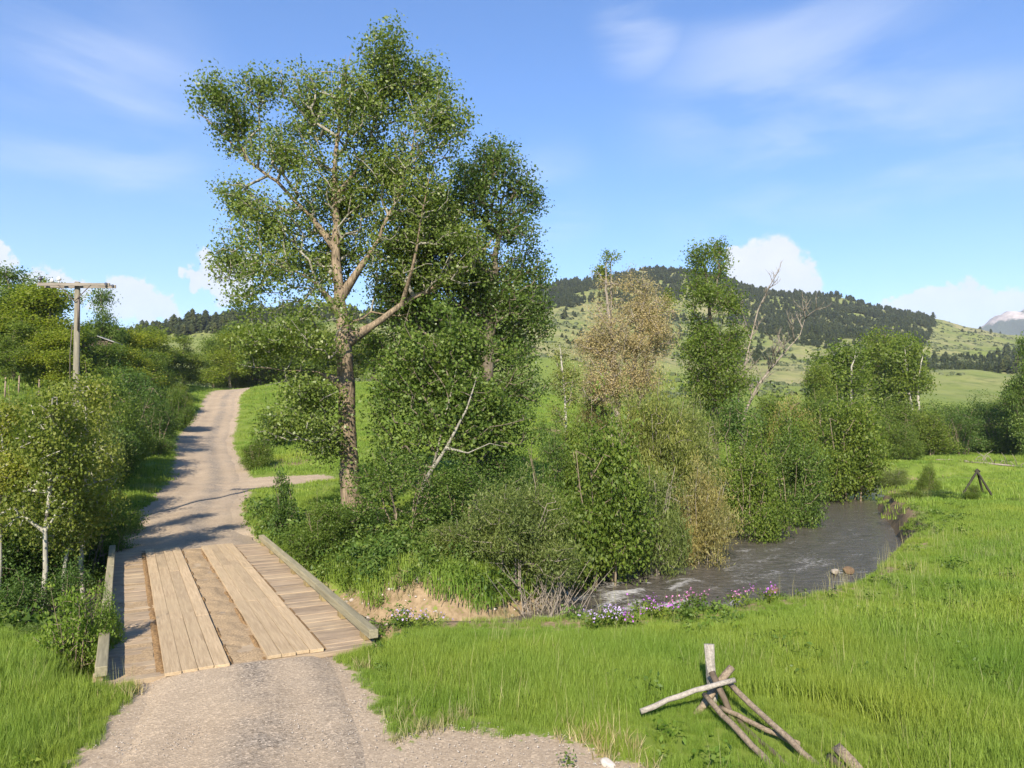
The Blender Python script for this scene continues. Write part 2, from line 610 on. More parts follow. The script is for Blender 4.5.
def ground_z(x, y):
    x = np.asarray(x, float); y = np.asarray(y, float)
    z = tab_z(x, y)
    dist = np.hypot(x, y)
    nearroad = np.minimum(np.minimum(poly_dist(ROAD1[::3], x, y)[0], poly_dist(ROAD2[::4], x, y)[0]), poly_dist(ROAD3[::3], x, y)[0])
    quiet = sstep(2.3, 6.0, nearroad)
    z = z + fbm(x * 0.25, y * 0.25, 1) * 0.22 * quiet
    far = sstep(120, 450, dist)
    z = z + sstep(105, 190, y) * fbm(x * 0.022 + 3, y * 0.016, 12, 3) * 9.0 + far * (fbm(x * 0.012, y * 0.012, 2, 5) * 15 * sstep(200, 800, dist) + fbm(x * 0.05, y * 0.05, 3, 3) * 3.0)
    # creek
    near = y < 100
    d, hw, side, al = poly_dist(CREEK, x, y)
    bank = np.where(side > 0, 0.6 + 0.4 * sstep(2, 6, x) + 4.2 * sstep(-6.5, -9.0, x) + 0.5 * vnoise(x * 0.35, y * 0.35, 9), 3.0 + 2.0 * vnoise(x * 0.4, y * 0.4, 8) - 2.0 * np.exp(-((x + 1.2) / 2.8) ** 2))
    wob = fbm(x * 0.45, y * 0.45, 6, 3) * 0.9
    t = sstep(0.0, 1.0, (d - hw + wob * 0.5) / bank)
    bed = -1.45
    z = np.where(near, bed + (z - bed) * t, z)
    # bridge opening
    rx = x - B_C0[0]; ry = y - B_C0[1]
    s = rx * B_R[0] + ry * B_R[1]; a = rx * B_D[0] + ry * B_D[1]
    ins = np.minimum(sstep(0.05, 0.45, a), sstep(0.05, 0.45, B_L - a)) * sstep(B_W / 2 + 0.9, B_W / 2 + 0.2, np.abs(s))
    z = np.where(ins > 0, np.minimum(z, z * (1 - ins) + np.minimum(z, -0.55) * ins), z)
    return z


def gz(x, y):
    return float(ground_z(np.array([x]), np.array([y]))[0])


def road_sd(x, y):
    """distance outside the nearest road edge (negative on a road)"""
    r = None
    for p in (ROAD1, ROAD2, ROAD3):
        d, hw, _, _ = poly_dist(p[::2], x, y)
        v = d - hw
        r = v if r is None else np.minimum(r, v)
    return r


def bridge_sd(x, y):
    rx = x - B_C0[0]; ry = y - B_C0[1]
    s = np.abs(rx * B_R[0] + ry * B_R[1]) - B_W / 2; a = rx * B_D[0] + ry * B_D[1]
    return np.maximum(s, np.maximum(-a, a - B_L))


PULLOUT = [(-0.7, 9.4, 0.7), (0.25, 9.0, 0.75), (1.0, 8.6, 0.55), (-0.2, 7.8, 1.8), (1.2, 6.8, 1.6), (-0.2, 9.3, 0.5)]


def pull_sd(x, y):
    r = np.full(np.shape(x), 1e9)
    for (a, b, c) in PULLOUT:
        r = np.minimum(r, np.hypot(x - a, y - b) - c)
    return r


def gravel_nodes(nt, pos, loose_in):
    """compacted beige track dirt with finer and coarser loose stone"""
    big = noise(nt, 0.55, 6, 0.62, pos)
    fine = noise(nt, 40.0, 3, 0.7, pos)
    vor = nnode(nt, 'ShaderNodeTexVoronoi')
    vor.inputs['Scale'].default_value = 34.0
    nt.links.new(pos, vor.inputs['Vector'])
    sc_ = nnode(nt, 'ShaderNodeSeparateColor'); nt.links.new(vor.outputs['Color'], sc_.inputs[0])
    col = ramp(nt, big, [(0.3, (0.285, 0.222, 0.155)), (0.7, (0.365, 0.290, 0.205))])
    loose = nnode(nt, 'ShaderNodeMath', operation='MULTIPLY')
    nt.links.new(loose_in, loose.inputs[0])
    nt.links.new(mrange(nt, noise(nt, 0.9, 7, 0.72, pos), 0.28, 0.62), loose.inputs[1])
    col = mixc_(nt, loose.outputs[0], col, (0.225, 0.190, 0.150))
    st = ramp(nt, sc_.outputs[0], [(0.0, (0.45, 0.43, 0.41)), (0.4, (1.0, 1.0, 1.0)), (0.75, (1.0, 1.0, 1.0)), (1.0, (1.9, 1.88, 1.85))])
    stf = mrange(nt, loose.outputs[0], 0, 1, 0.35, 1.0)
    col = mixc_(nt, stf, col, mixc_(nt, 1.0, col, st, 'MULTIPLY'))
    col = mixc_(nt, 0.6, col, mixc_(nt, 1.0, col, ramp(nt, fine, [(0.3, (0.72, 0.70, 0.68)), (0.7, (1.2, 1.2, 1.2))]), 'MULTIPLY'))
    return col, mixc_(nt, 0.5, vor.outputs['Distance'], fine)


# ------------------------------------------------------------------ ground sheet
def build_ground():
    u = np.concatenate([np.linspace(-1.9, -0.8, 90, endpoint=False), np.linspace(-0.8, 0.8, 420, endpoint=False), np.linspace(0.8, 1.9, 90)])
    ys = [-30.0]
    while ys[-1] < 60: ys.append(ys[-1] + (0.24 if 8 < ys[-1] < 45 else 0.6))
    while ys[-1] < 7800: ys.append(ys[-1] * 1.012 if ys[-1] < 1500 else ys[-1] * 1.08)
    ys = np.array(ys)
    X = u[None, :] * (ys[:, None] + 45) * 0.95
    Y = np.repeat(ys[:, None], len(u), 1)
    Z = ground_z(X.ravel(), Y.ravel())
    x = X.ravel(); y = Y.ravel()
    nr, nc = X.shape
    idx = np.arange(nr * nc).reshape(nr, nc)
    F = np.stack([idx[:-1, :-1].ravel(), idx[:-1, 1:].ravel(), idx[1:, 1:].ravel(), idx[1:, :-1].ravel()], 1)
    rs = road_sd(x, y)
    dirt = np.maximum(1 - sstep(-0.2, 0.5, rs), 1 - sstep(-0.3, 0.45, pull_sd(x, y)))
    d, hw, side, al = poly_dist(CREEK, x, y)
    bank = (1 - sstep(0.8, 2.2, d - hw)) * (y < 90)
    # gravelly shelf right of the bridge
    shelf = (1 - sstep(0.6, 1.9, np.hypot((x + 2.6) / 1.5, y - 19.8)))
    # eroded cut on the hillside and the tracks through the fields
    cut = np.maximum(1 - sstep(0.5, 2.5, np.hypot((x - 4.6) / 1.8, (y - 76) / 1.3)), 1 - sstep(0.6, 2.2, np.hypot(x + 15.2, (y - 52) / 2.5)))
    bank = np.maximum(np.maximum(np.maximum(bank, shelf), cut), 1 - sstep(.8, 1.3, np.hypot((x - 17.4) / 1.0, (y - 35) / 2.8)))
    dist = np.hypot(x, y)
    px = 512 + F_PX * x / np.maximum(y, 6)
    dry = sstep(105, 270, y) * (0.55 + 0.55 * sstep(-0.12, 0.15, fbm(x * 0.018, y * 0.018, 21)))
    me = mesh_np('ground', np.stack([x, y, Z], 1), F, True, attrs={'dirt': dirt, 'bank': bank, 'dry': dry})
    m, nt = mat_new('ground_cover')
    g = nnode(nt, 'ShaderNodeNewGeometry')
    pos = g.outputs['Position']
    n1 = noise(nt, 0.35, 6, 0.6, pos)
    n2 = noise(nt, 6.0, 5, 0.65, pos)
    n3 = noise(nt, 0.022, 8, 0.68, pos)
    n4 = noise(nt, 45.0, 3, 0.6, pos)
    grass = ramp(nt, n1, [(0.3, (0.105, 0.150, 0.022)), (0.7, (0.150, 0.195, 0.034))])
    grass = mixc_(nt, mrange(nt, n2, 0.45, 0.75, 0, 0.45), grass, (0.055, 0.075, 0.018))
    hill = ramp(nt, n3, [(0.34, (0.150, 0.178, 0.050)), (0.50, (0.200, 0.200, 0.078)), (0.66, (0.250, 0.220, 0.112))])
    hill = mixc_(nt, mrange(nt, noise(nt, 0.10, 7, 0.72, pos), 0.46, 0.64, 0, 0.75), hill, (0.070, 0.090, 0.035))
    col = mixc_(nt, attr(nt, 'dry'), grass, hill)
    earth = ramp(nt, n2, [(0.3, (0.13, 0.09, 0.05)), (0.7, (0.29, 0.215, 0.130))])
    bm = nnode(nt, 'ShaderNodeMath', operation='ADD')
    nt.links.new(attr(nt, 'bank'), bm.inputs[0])
    nt.links.new(mrange(nt, n2, 0.3, 0.7, -0.45, 0.25), bm.inputs[1])
    col = mixc_(nt, mrange(nt, bm.outputs[0], 0.35, 0.65), col, earth)
    cst = nnode(nt, 'ShaderNodeValue'); cst.outputs[0].default_value = 0.15
    gravel, _h = gravel_nodes(nt, pos, cst.outputs[0])
    dm = nnode(nt, 'ShaderNodeMath', operation='ADD')
    nt.links.new(attr(nt, 'dirt'), dm.inputs[0])
    nt.links.new(mrange(nt, n2, 0.3, 0.7, -0.35, 0.3), dm.inputs[1])
    col = mixc_(nt, mrange(nt, dm.outputs[0], 0.35, 0.6), col, gravel)
    out(nt, bsdf(nt, col, 0.95, 0.1, n2, 0.35, 0.03))
    me.materials.append(m)
    o = link('ground', me)
    tag(o, 'grassy ground rising from the creek meadow to the hills', kind='structure')


build_ground()


# ------------------------------------------------------------------ roads
def road_material():
    m, nt = mat_new('gravel_road')
    pos = nnode(nt, 'ShaderNodeNewGeometry').outputs['Position']
    col, h = gravel_nodes(nt, pos, attr(nt, 'loose'))
    out(nt, bsdf(nt, col, 0.95, 0.12, h, 0.6, 0.015))
    return m


M_ROAD = road_material()


def build_road(name, poly, lift, label, zend=None, seed=0, up0=0.0):
    n = len(poly); k = 17
    T = np.gradient(poly[:, :2], axis=0)
    T /= np.linalg.norm(T, axis=1)[:, None]
    N = np.stack([T[:, 1], -T[:, 0]], 1)
    s = np.linspace(-1, 1, k)
    wl_ = poly[:, 2] + 0.30 * fbm(np.arange(n) * 0.35, np.zeros(n) + 3, seed) * 2
    wr_ = poly[:, 2] + 0.30 * fbm(np.arange(n) * 0.35, np.zeros(n) + 7, seed + 1) * 2
    if zend == 'last': wl_[-4:] = poly[-4:, 2]; wr_[-4:] = poly[-4:, 2]
    if zend == 'first': wl_[:4] = poly[:4, 2]; wr_[:4] = poly[:4, 2]
    W = np.where(s[None, :] < 0, wl_[:, None], wr_[:, None]) * s[None, :]
    X = poly[:, 0][:, None] + N[:, 0][:, None] * W; Y = poly[:, 1][:, None] + N[:, 1][:, None] * W
    Z = ground_z(X.ravel(), Y.ravel()).reshape(X.shape)
    # smooth over the bridge opening and crown the wheel tracks
    base = tab_z(X, Y)
    Z = np.maximum(Z, base - 0.03) + lift
    Z += -0.035 * np.exp(-((np.abs(s) - 0.42) / 0.17) ** 2)[None, :] + 0.035 * np.exp(-(s / 0.2) ** 2)[None, :]
    Z += fbm(X * 1.2, Y * 1.2, 31) * 0.05
    ii = np.arange(n)
    if zend == 'last':
        w = sstep(n - 6, n - 1, ii)[:, None]; Z = Z * (1 - w) + (B_Z + 0.02) * w
    if zend == 'first':
        w = 1 - sstep(0, 5, ii)[:, None]; Z = Z * (1 - w) + (B_Z + 0.01) * w
    Z -= 0.12 * sstep(0.66, 1.0, np.abs(s))[None, :] * np.ones((n, 1))
    idx = np.arange(n * k).reshape(n, k)
    F = np.stack([idx[:-1, :-1].ravel(), idx[:-1, 1:].ravel(), idx[1:, 1:].ravel(), idx[1:, :-1].ravel()], 1)
    loose = np.exp(-((s - 0.12) / 0.22) ** 2)[None, :] * np.ones((n, 1)) + 0.5 * np.exp(-((s - 0.68) / 0.2) ** 2)[None, :]
    loose = loose * (0.55 + 0.9 * vnoise(X * 1.1, Y * .5, 141))
    if name == 'side_track': loose = loose * 0.2
    me = mesh_np(name, np.stack([X.ravel(), Y.ravel(), Z.ravel()], 1), F, True, mats=(M_ROAD,), attrs={'loose': np.clip(loose, 0, 1).ravel()})
    o = link(name, me)
    tag(o, label, kind='structure')
    return o


build_road('gravel_road', ROAD1, 0.035, 'pale gravel road running up to the timber bridge', 'last', 3)
build_road('gravel_road', ROAD2, 0.035, 'pale gravel road climbing away beyond the bridge', 'first', 13)
build_road('side_track', ROAD3, 0.028, 'gravel side track leaving the road past the big tree', None, 23)


# ------------------------------------------------------------------ creek
def build_creek():
    P = smooth_poly(np.concatenate([CREEK]), 0.35)
    n = len(P); k = 33
    T = np.gradient(P[:, :2], axis=0); T /= np.linalg.norm(T, axis=1)[:, None]
    N = np.stack([T[:, 1], -T[:, 0]], 1)
    s = np.linspace(-1, 1, k)
    W = (P[:, 2] + 0.9)[:, None] * s[None, :]
    X = P[:, 0][:, None] + N[:, 0][:, None] * W; Y = P[:, 1][:, None] + N[:, 1][:, None] * W
    rap = np.maximum(np.exp(-(((X - 4.6) / 3.4) ** 2 + ((Y - 21.5) / 4.0) ** 2)), 0.45 * np.exp(-(((X - 9.5) / 3.0) ** 2 + ((Y - 26) / 3.0) ** 2)))
    fx = X * 0.75 + Y * 0.66; fy = -X * 0.66 + Y * 0.75
    wv = fbm(fx * 0.9, fy * 2.2, 41, 4)
    Z = WATER_Z + wv * (0.05 + 0.30 * rap)
    foam = rap * sstep(-0.02, 0.22, wv + 0.55 * fbm(fx * 2.6, fy * 5.0, 47, 3))
    foam = np.maximum(foam, 0.38 * sstep(0.13, 0.26, fbm(fx * 0.8, fy * 2.6, 53, 4)) * (X > 0) * (Y < 44))
    idx = np.arange(n * k).reshape(n, k)
    F = np.stack([idx[:-1, :-1].ravel(), idx[:-1, 1:].ravel(), idx[1:, 1:].ravel(), idx[1:, :-1].ravel()], 1)
    m, nt = mat_new('creek_water')
    g = nnode(nt, 'ShaderNodeNewGeometry'); pos = g.outputs['Position']
    mp = nnode(nt, 'ShaderNodeMapping'); mp.inputs['Rotation'].default_value = (0, 0, R_(-41)); mp.inputs['Scale'].default_value = (1.3, 3.2, 1)
    nt.links.new(pos, mp.inputs['Vector'])
    w1 = noise(nt, 1.5, 6, 0.62, mp.outputs[0], 0.6)
    w2 = noise(nt, 5.0, 4, 0.65, mp.outputs[0], 0.3)
    col = ramp(nt, w1, [(0.3, (0.048, 0.042, 0.033)), (0.7, (0.110, 0.096, 0.076))])
    fm = nnode(nt, 'ShaderNodeMath', operation='ADD')
    nt.links.new(attr(nt, 'foam'), fm.inputs[0]); nt.links.new(mrange(nt, w2, 0.3, 0.7, -0.35, 0.35), fm.inputs[1])
    fmask = mrange(nt, fm.outputs[0], 0.15, 1.0)
    col = mixc_(nt, fmask, col, (0.40, 0.385, 0.36))
    rough = mrange(nt, fmask, 0, 1, 0.16, 0.8)
    out(nt, bsdf(nt, col, rough, 0.55, mixc_(nt, 0.4, w1, w2), 0.9, 0.16))
    me = mesh_np('creek', np.stack([X.ravel(), Y.ravel(), Z.ravel()], 1), F, True, mats=(m,), attrs={'foam': np.clip(foam, 0, 1).ravel()})
    tag(link('creek', me), 'dark shallow creek with white riffles bending through the meadow', kind='structure')


build_creek()


# ------------------------------------------------------------------ far mountain
def build_mountain():
    pts = [(940, 352), (968, 336), (985, 326), (1000, 314), (1010, 309), (1018, 312), (1030, 306), (1060, 296), (1100, 300), (1160, 290), (1240, 300), (1320, 330)]
    pxs = np.linspace(930, 1330, 140)
    top = np.interp(pxs, [p[0] for p in pts], [p[1] for p in pts])
    Yc = 4200.0
    depth = np.linspace(-1500, 900, 90)
    V = []
    for px, py in zip(pxs, top):
        hz = at(px, py, Yc).z
        x0 = (px - 512) / F_PX * Yc
        for dd in depth:
            f = 1 - (abs(dd) / (1550 if dd < 0 else 950)) ** 0.85
            V.append((x0, Yc + dd, 40 + (hz - 40) * f))
    V = np.array(V)
    rid = np.abs(fbm(V[:, 0] * 0.010, V[:, 1] * 0.0035, 61, 6)) * 560
    V[:, 2] += (90 - rid) * 0.55 * sstep(60, 300, V[:, 2]) * (0.25 + 0.75 * sstep(0, 400, np.abs(V[:, 1] - Yc)))
    n, k = len(pxs), len(depth)
    idx = np.arange(n * k).reshape(n, k)
    F = np.stack([idx[:-1, :-1].ravel(), idx[1:, :-1].ravel(), idx[1:, 1:].ravel(), idx[:-1, 1:].ravel()], 1)
    m, nt = mat_new('bare_mountain_rock')
    g = nnode(nt, 'ShaderNodeNewGeometry'); pos = g.outputs['Position']
    n1 = noise(nt, 0.006, 7, 0.65, pos)
    col = ramp(nt, n1, [(0.35, (0.20, 0.165, 0.15)), (0.65, (0.54, 0.47, 0.43))])
    sp = nnode(nt, 'ShaderNodeSeparateXYZ'); nt.links.new(pos, sp.inputs[0])
    ad = nnode(nt, 'ShaderNodeMath', operation='MULTIPLY_ADD')
    nt.links.new(noise(nt, 0.004, 6, 0.6, pos), ad.inputs[0]); ad.inputs[1].default_value = -700; nt.links.new(sp.outputs['Z'], ad.inputs[2])
    col = mixc_(nt, mrange(nt, ad.outputs[0], 210, 260), (0.045, 0.06, 0.035), col)
    out(nt, bsdf(nt, col, 0.95, 0.1, n1, 1.0, 40))
    me = mesh_np('mountain', V, F, False, mats=(m,))
    tag(link('mountain', me), 'bare grey rocky mountain in the far distance', kind='structure')


build_mountain()


# ------------------------------------------------------------------ trees
def tubes_from_edges(P0, P1, R0, R1, n=5):
    P0 = np.asarray(P0); P1 = np.asarray(P1); R0 = np.asarray(R0); R1 = np.asarray(R1)
    D = P1 - P0; L = np.linalg.norm(D, axis=1, keepdims=True); D = D / np.maximum(L, 1e-6)
    ref = np.where(np.abs(D[:, 2:3]) > 0.9, np.array([[1.0, 0, 0]]), np.array([[0, 0, 1.0]]))
    A = np.cross(D, ref); A /= np.maximum(np.linalg.norm(A, axis=1, keepdims=True), 1e-6)
    B = np.cross(D, A)
    ang = np.arange(n) * 2 * PI / n
    ring = A[:, None, :] * np.cos(ang)[None, :, None] + B[:, None, :] * np.sin(ang)[None, :, None]
    V0 = P0[:, None, :] + ring * R0[:, None, None]
    V1 = P1[:, None, :] + D[:, None, :] * (R1[:, None, None] * 0.35) + ring * R1[:, None, None]
    V = np.concatenate([V0, V1], 1).reshape(-1, 3)
    m = len(P0); base = np.arange(m)[:, None] * 2 * n
    kk = np.arange(n)[None, :]; k2 = (np.arange(n)[None, :] + 1) % n
    F = np.stack([base + kk, base + k2, base + n + k2, base + n + kk], 2).reshape(-1, 4)
    return V, F


def grow(trunk, attrs_pts, seg=0.6, jitter=0.12, up_pen=0.6, path_pen=0.25, limbs=(), rtip=0.012, rexp=0.5, trunk_r=None, rg=None):
    """nodes, parent index and radius; trunk and limbs are polylines, attractors get joined to the nearest fit node"""
    rg = rg or rng
    nodes = []; par = []; plen = []; fixed_r = []

    def addpoly(pts, rads, start=-1):
        prev = start
        pts = np.array(pts, float)
        for i in range(len(pts) - 1):
            L = np.linalg.norm(pts[i + 1] - pts[i]); n = max(1, int(L / seg))
            for j in range(n + (1 if i == len(pts) - 2 else 0)):
                t = j / n
                p = pts[i] * (1 - t) + pts[i + 1] * t
                if not (i == 0 and j == 0): p = p + rg.normal(0, jitter * 0.25, 3)
                nodes.append(p); par.append(prev)
                plen.append(0 if prev < 0 else plen[prev] + np.linalg.norm(p - nodes[prev]))
                fixed_r.append(rads[i] * (1 - t) + rads[i + 1] * t)
                prev = len(nodes) - 1
    for tr, rr in (trunk if isinstance(trunk, list) else [trunk]):
        addpoly(tr, rr)
    for pts, rads in limbs:
        q = np.array(nodes)
        j = int(np.argmin(np.linalg.norm(q - np.array(pts[0]), axis=1)))
        addpoly(pts[1:] if len(pts) > 2 else pts, rads[1:] if len(pts) > 2 else rads, j)
    nfix = len(nodes)
    A = np.array(attrs_pts)
    q = np.array(nodes)
    d0 = np.min(np.linalg.norm(A[:, None, :] - q[None, :, :], axis=2), axis=1)
    order = np.argsort(d0)
    cap = nfix + len(A) * 14 + 10
    N = np.zeros((cap, 3)); N[:nfix] = q
    PL = np.zeros(cap); PL[:nfix] = plen
    cnt = nfix
    tips = []
    for ai in order:
        a = A[ai]
        dv = a - N[:cnt]
        d = np.sqrt((dv * dv).sum(1))
        cost = d + path_pen * PL[:cnt] + up_pen * np.maximum(0, -dv[:, 2])
        j = int(np.argmin(cost))
        L = d[j]; n = max(1, int(L / seg))
        n = min(n, 12)
        p0 = N[j].copy(); prev = j
        off = rg.normal(0, jitter, 3) * L
        for i in range(1, n + 1):
            t = i / n
            p = p0 * (1 - t) + a * t + off * math.sin(PI * t) + np.array([0, 0, 0.10 * L * math.sin(PI * t)])
            if i < n: p = p + rg.normal(0, jitter * 0.3, 3) * min(seg, 0.5)
            N[cnt] = p; par.append(prev); PL[cnt] = PL[prev] + L / n
            fixed_r.append(0.0)
            prev = cnt; cnt += 1
        tips.append(prev)
    N = N[:cnt]; par = np.array(par)
    w = np.zeros(cnt)
    for t in tips: w[t] += 1
    for i in range(cnt - 1, -1, -1):
        if par[i] >= 0: w[par[i]] += w[i]
    r = rtip * np.maximum(w, 0.7) ** rexp
    fr = np.array(fixed_r)
    r = np.where(fr > 0, fr, r)
    # branches never thicker than what carries them
    for i in range(nfix, cnt):
        if par[i] >= 0: r[i] = min(r[i], r[par[i]] * 0.92)
    return N, par, r, np.array(tips), nfix


def leaves(centers, per, sigma, size, rg=None, up=0.22, narrow=0.6, squash=0.8):
    rg = rg or rng
    c = np.repeat(np.asarray(centers), per, 0)
    n = len(c)
    p = c + rg.normal(0, 1, (n, 3)) * np.array([sigma, sigma, sigma * squash])
    nr = rg.normal(0, 1, (n, 3)); nr[:, 2] += up * 2
    nr /= np.linalg.norm(nr, axis=1, keepdims=True)
    t = rg.normal(0, 1, (n, 3)); t[:, 2] += (1.6 if narrow < .3 else -0.4)
    t -= nr * (t * nr).sum(1, keepdims=True); t /= np.maximum(np.linalg.norm(t, axis=1, keepdims=True), 1e-6)
    b = np.cross(nr, t)
    L = size * rg.uniform(0.65, 1.35, (n, 1)); Wd = L * narrow * 0.5
    fold = nr * Wd * 0.5
    V = np.stack([p, p + t * L * 0.45 + b * Wd + fold, p + t * L, p + t * L * 0.45 - b * Wd + fold], 1).reshape(-1, 3)
    F = np.arange(n * 4).reshape(n, 4)
    return V, F


def blob_points(blobs, dens, rg=None, shell=0.35):
    """blobs: list of (centre, (rx, ry, rz)); returns attractor points, denser towards the skin, broken by lumps"""
    rg = rg or rng
    o = []
    for c, r in blobs:
        vol = r[0] * r[1] * r[2]
        n = max(5, int(dens * vol ** (2 / 3)))
        d = rg.normal(0, 1, (n, 3)); d /= np.linalg.norm(d, axis=1, keepdims=True)
        rad = rg.uniform(0, 1, (n, 1)) ** shell * np.where(rg.uniform(0, 1, (n, 1)) < .10, rg.uniform(1.1, 1.38, (n, 1)), 1.0)
        o.append(np.array(c) + d * rad * np.array(r))
    return np.concatenate(o)


def gappy(A, th, f=0.9):
    """drop whole lumps of attractors so that the crown breaks into clumps with gaps"""
    n = 0.5 * vnoise(A[:, 0] * f + 5, A[:, 2] * f, 301) + 0.5 * vnoise(A[:, 1] * f, A[:, 2] * f + A[:, 0] * .5 * f, 302)
    k = n + rng.uniform(-.06, .06, len(A)) > th
    return A[k]


def build_tree(name, base, N, par, r, tips, nfix, leafdef, mat_leaf, mat_trunk, mat_limb, rmin=0.006, parts=('trunk', 'limbs', 'crown'), nside=5, hero=False):
    """Empty + trunk (the stem polyline), limbs and crown"""
    root = empty(name, base)
    b = np.array(base)
    e = np.where(par >= 0)[0]
    tr = e[(e < nfix)]
    br = e[(e >= nfix) & (r[e] > rmin)]
    if not hero:
        V, F = tubes_from_edges(N[par[tr]] - b, N[tr] - b, r[par[tr]], r[tr], 10)
        V2, F2 = tubes_from_edges(N[par[br]] - b, N[br] - b, np.minimum(r[par[br]], r[br] * 1.35), r[br], nside)
        ix = np.concatenate([np.zeros(len(F), int), np.ones(len(F2), int)])
        link('trunk', mesh_np('trunk', np.concatenate([V, V2]), np.concatenate([F, F2 + len(V)]), True, mats=(mat_trunk, mat_limb), mat_idx=ix), root)
    elif len(tr):
        V, F = tubes_from_edges(N[par[tr]] - b, N[tr] - b, r[par[tr]], r[tr], 12)
        link(parts[0], mesh_np(parts[0], V, F, True, mats=(mat_trunk,)), root)
    if hero and len(br):
        rp = np.minimum(r[par[br]], r[br] * 1.35)
        V, F = tubes_from_edges(N[par[br]] - b, N[br] - b, rp, r[br], nside)
        link(parts[1], mesh_np(parts[1], V, F, True, mats=(mat_limb,)), root)
    if leafdef:
        per, sigma, size, narrow = leafdef[:4]
        V, F = leaves(N[tips], per, sigma, size, narrow=narrow)
        link(parts[2], mesh_np(parts[2], V - b, F, False, mats=(mat_leaf,)), root)
    return root


def px_blob(px, py, rx, ry, Y, dz=0.0, rd=None):
    c = at(px, py, Y + dz)
    k = (Y + dz) / F_PX
    return (tuple(c), (rx * k, (rd if rd is not None else (rx + ry) / 2 * k), ry * k))


# --- the great cottonwood beside the bridge
def great_cottonwood():
    Y = 31.0
    B = at(352, 512, Y); B.z = gz(B.x, B.y) - 0.1
    tp = [(352, 512), (349, 460), (347, 400), (344, 345), (340, 300), (337, 250), (335, 200), (336, 150), (339, 112), (346, 75)]
    tr = [0.45, 0.39, 0.36, 0.33, 0.23, 0.18, 0.14, 0.09, 0.06, 0.03]
    dz = [0, 0, 0, 0, .1, .2, .3, .3, .2, .2]
    T = [tuple(at(px, py, Y + d)) for (px, py), d in zip(tp, dz)]
    T[0] = tuple(B)

    def L(pts, r0, r1, dd):
        n = len(pts)
        return ([tuple(at(px, py, Y + dd * i / (n - 1))) for i, (px, py) in enumerate(pts)], list(np.linspace(r0 * .66, r1 * .6, n)))
    limbs = [
        L([(345, 348), (372, 326), (402, 304), (438, 286), (470, 264), (492, 240)], 0.27, 0.05, 1.5),
        L([(402, 304), (412, 270), (420, 230), (428, 180)], 0.13, 0.03, -1.5),
        L([(337, 250), (312, 218), (285, 190), (250, 162), (222, 134), (198, 112)], 0.17, 0.03, 0.6),
        L([(250, 162), (238, 140), (232, 105)], 0.07, 0.02, 0.4),
        L([(340, 300), (372, 250), (395, 205), (410, 160), (418, 120)], 0.16, 0.03, -0.8),
        L([(336, 200), (358, 168), (378, 120), (388, 60)], 0.11, 0.02, 0.6),
        L([(340, 310), (318, 285), (290, 268), (255, 262)], 0.12, 0.03, -1.8),
        L([(346, 380), (318, 372), (285, 370), (255, 366)], 0.05, 0.02, -2.2),
        L([(348, 440), (325, 425), (300, 410)], 0.05, 0.02, -1.6),
        L([(344, 340), (352, 322), (372, 312), (400, 316), (430, 312)], 0.10, 0.02, 2.2),
    ]
    bl = [(386, 50, 26, 30), (392, 88, 44, 36), (425, 85, 25, 28), (440, 125, 34, 42), (356, 108, 34, 40), (312, 108, 34, 42), (262, 86, 27, 22), (215, 96, 22, 26),
          (198, 108, 8, 10), (238, 128, 26, 34), (290, 160, 42, 44), (236, 205, 28, 34), (232, 258, 26, 28), (270, 230, 40, 42), (285, 275, 48, 30), (336, 200, 48, 46),
          (385, 175, 48, 52), (425, 205, 44, 52), (395, 250, 58, 42), (450, 250, 40, 40), (330, 262, 44, 36), (262, 300, 44, 16)]
    low = [(285, 345, 62, 24), (320, 322, 40, 26), (250, 345, 36, 22), (305, 392, 34, 20), (285, 425, 38, 20), (325, 440, 22, 22), (318, 405, 26, 18)]
    blobs = []
    for i, (px, py, rx, ry) in enumerate(bl):
        blobs.append(px_blob(px, py, rx, ry, Y, rng.uniform(-1.2, 1.6)))
    for (px, py, rx, ry) in low:
        blobs.append(px_blob(px, py, rx, ry, Y, rng.uniform(-2.8, -0.8), rd=1.0))
    A = gappy(blob_points(blobs, 78, shell=0.60), .32)
    N, par, r, tips, nf = grow((T, tr), A, 0.5, 0.12, 0.35, 0.22, limbs, 0.011, 0.5)
    root = build_tree('cottonwood_tree', tuple(B), N, par, r, tips, nf, (22, 0.24, 0.125, 0.72), M_cotton, M_bark, M_grey, hero=True)
    # flared root collar
    mb = MB()
    for k in range(6):
        a = k * PI / 3 + random.uniform(-.3, .3)
        mb.tube([(0.25 * math.cos(a), 0.25 * math.sin(a), 1.0), (0.42 * math.cos(a), 0.42 * math.sin(a), 0.35), (0.75 * math.cos(a), 0.75 * math.sin(a), -0.05)], [0.16, 0.17, 0.08], 8, wob=.1)
    mb.build('root_flare', M_bark, root, True)
    # bare dead tips above the crown
    mb = MB()
    o = Vector(at(342, 90, Y + .2)) - B
    for (px, py) in ((346, 55), (352, 50), (338, 60), (355, 62)):
        e = Vector(at(px, py, Y + .2 + random.uniform(-.3, .3))) - B
        mb.tube([o, o.lerp(e, .5) + Vector((random.uniform(-.1, .1), 0, .05)), e], [0.03, 0.018, 0.006], 5)
    mb.build('dead_tip', M_twig, root, True)
    return tag(root, 'tallest tree, a broad cottonwood with a thick furrowed trunk beside the bridge', 'tree')


great_cottonwood()


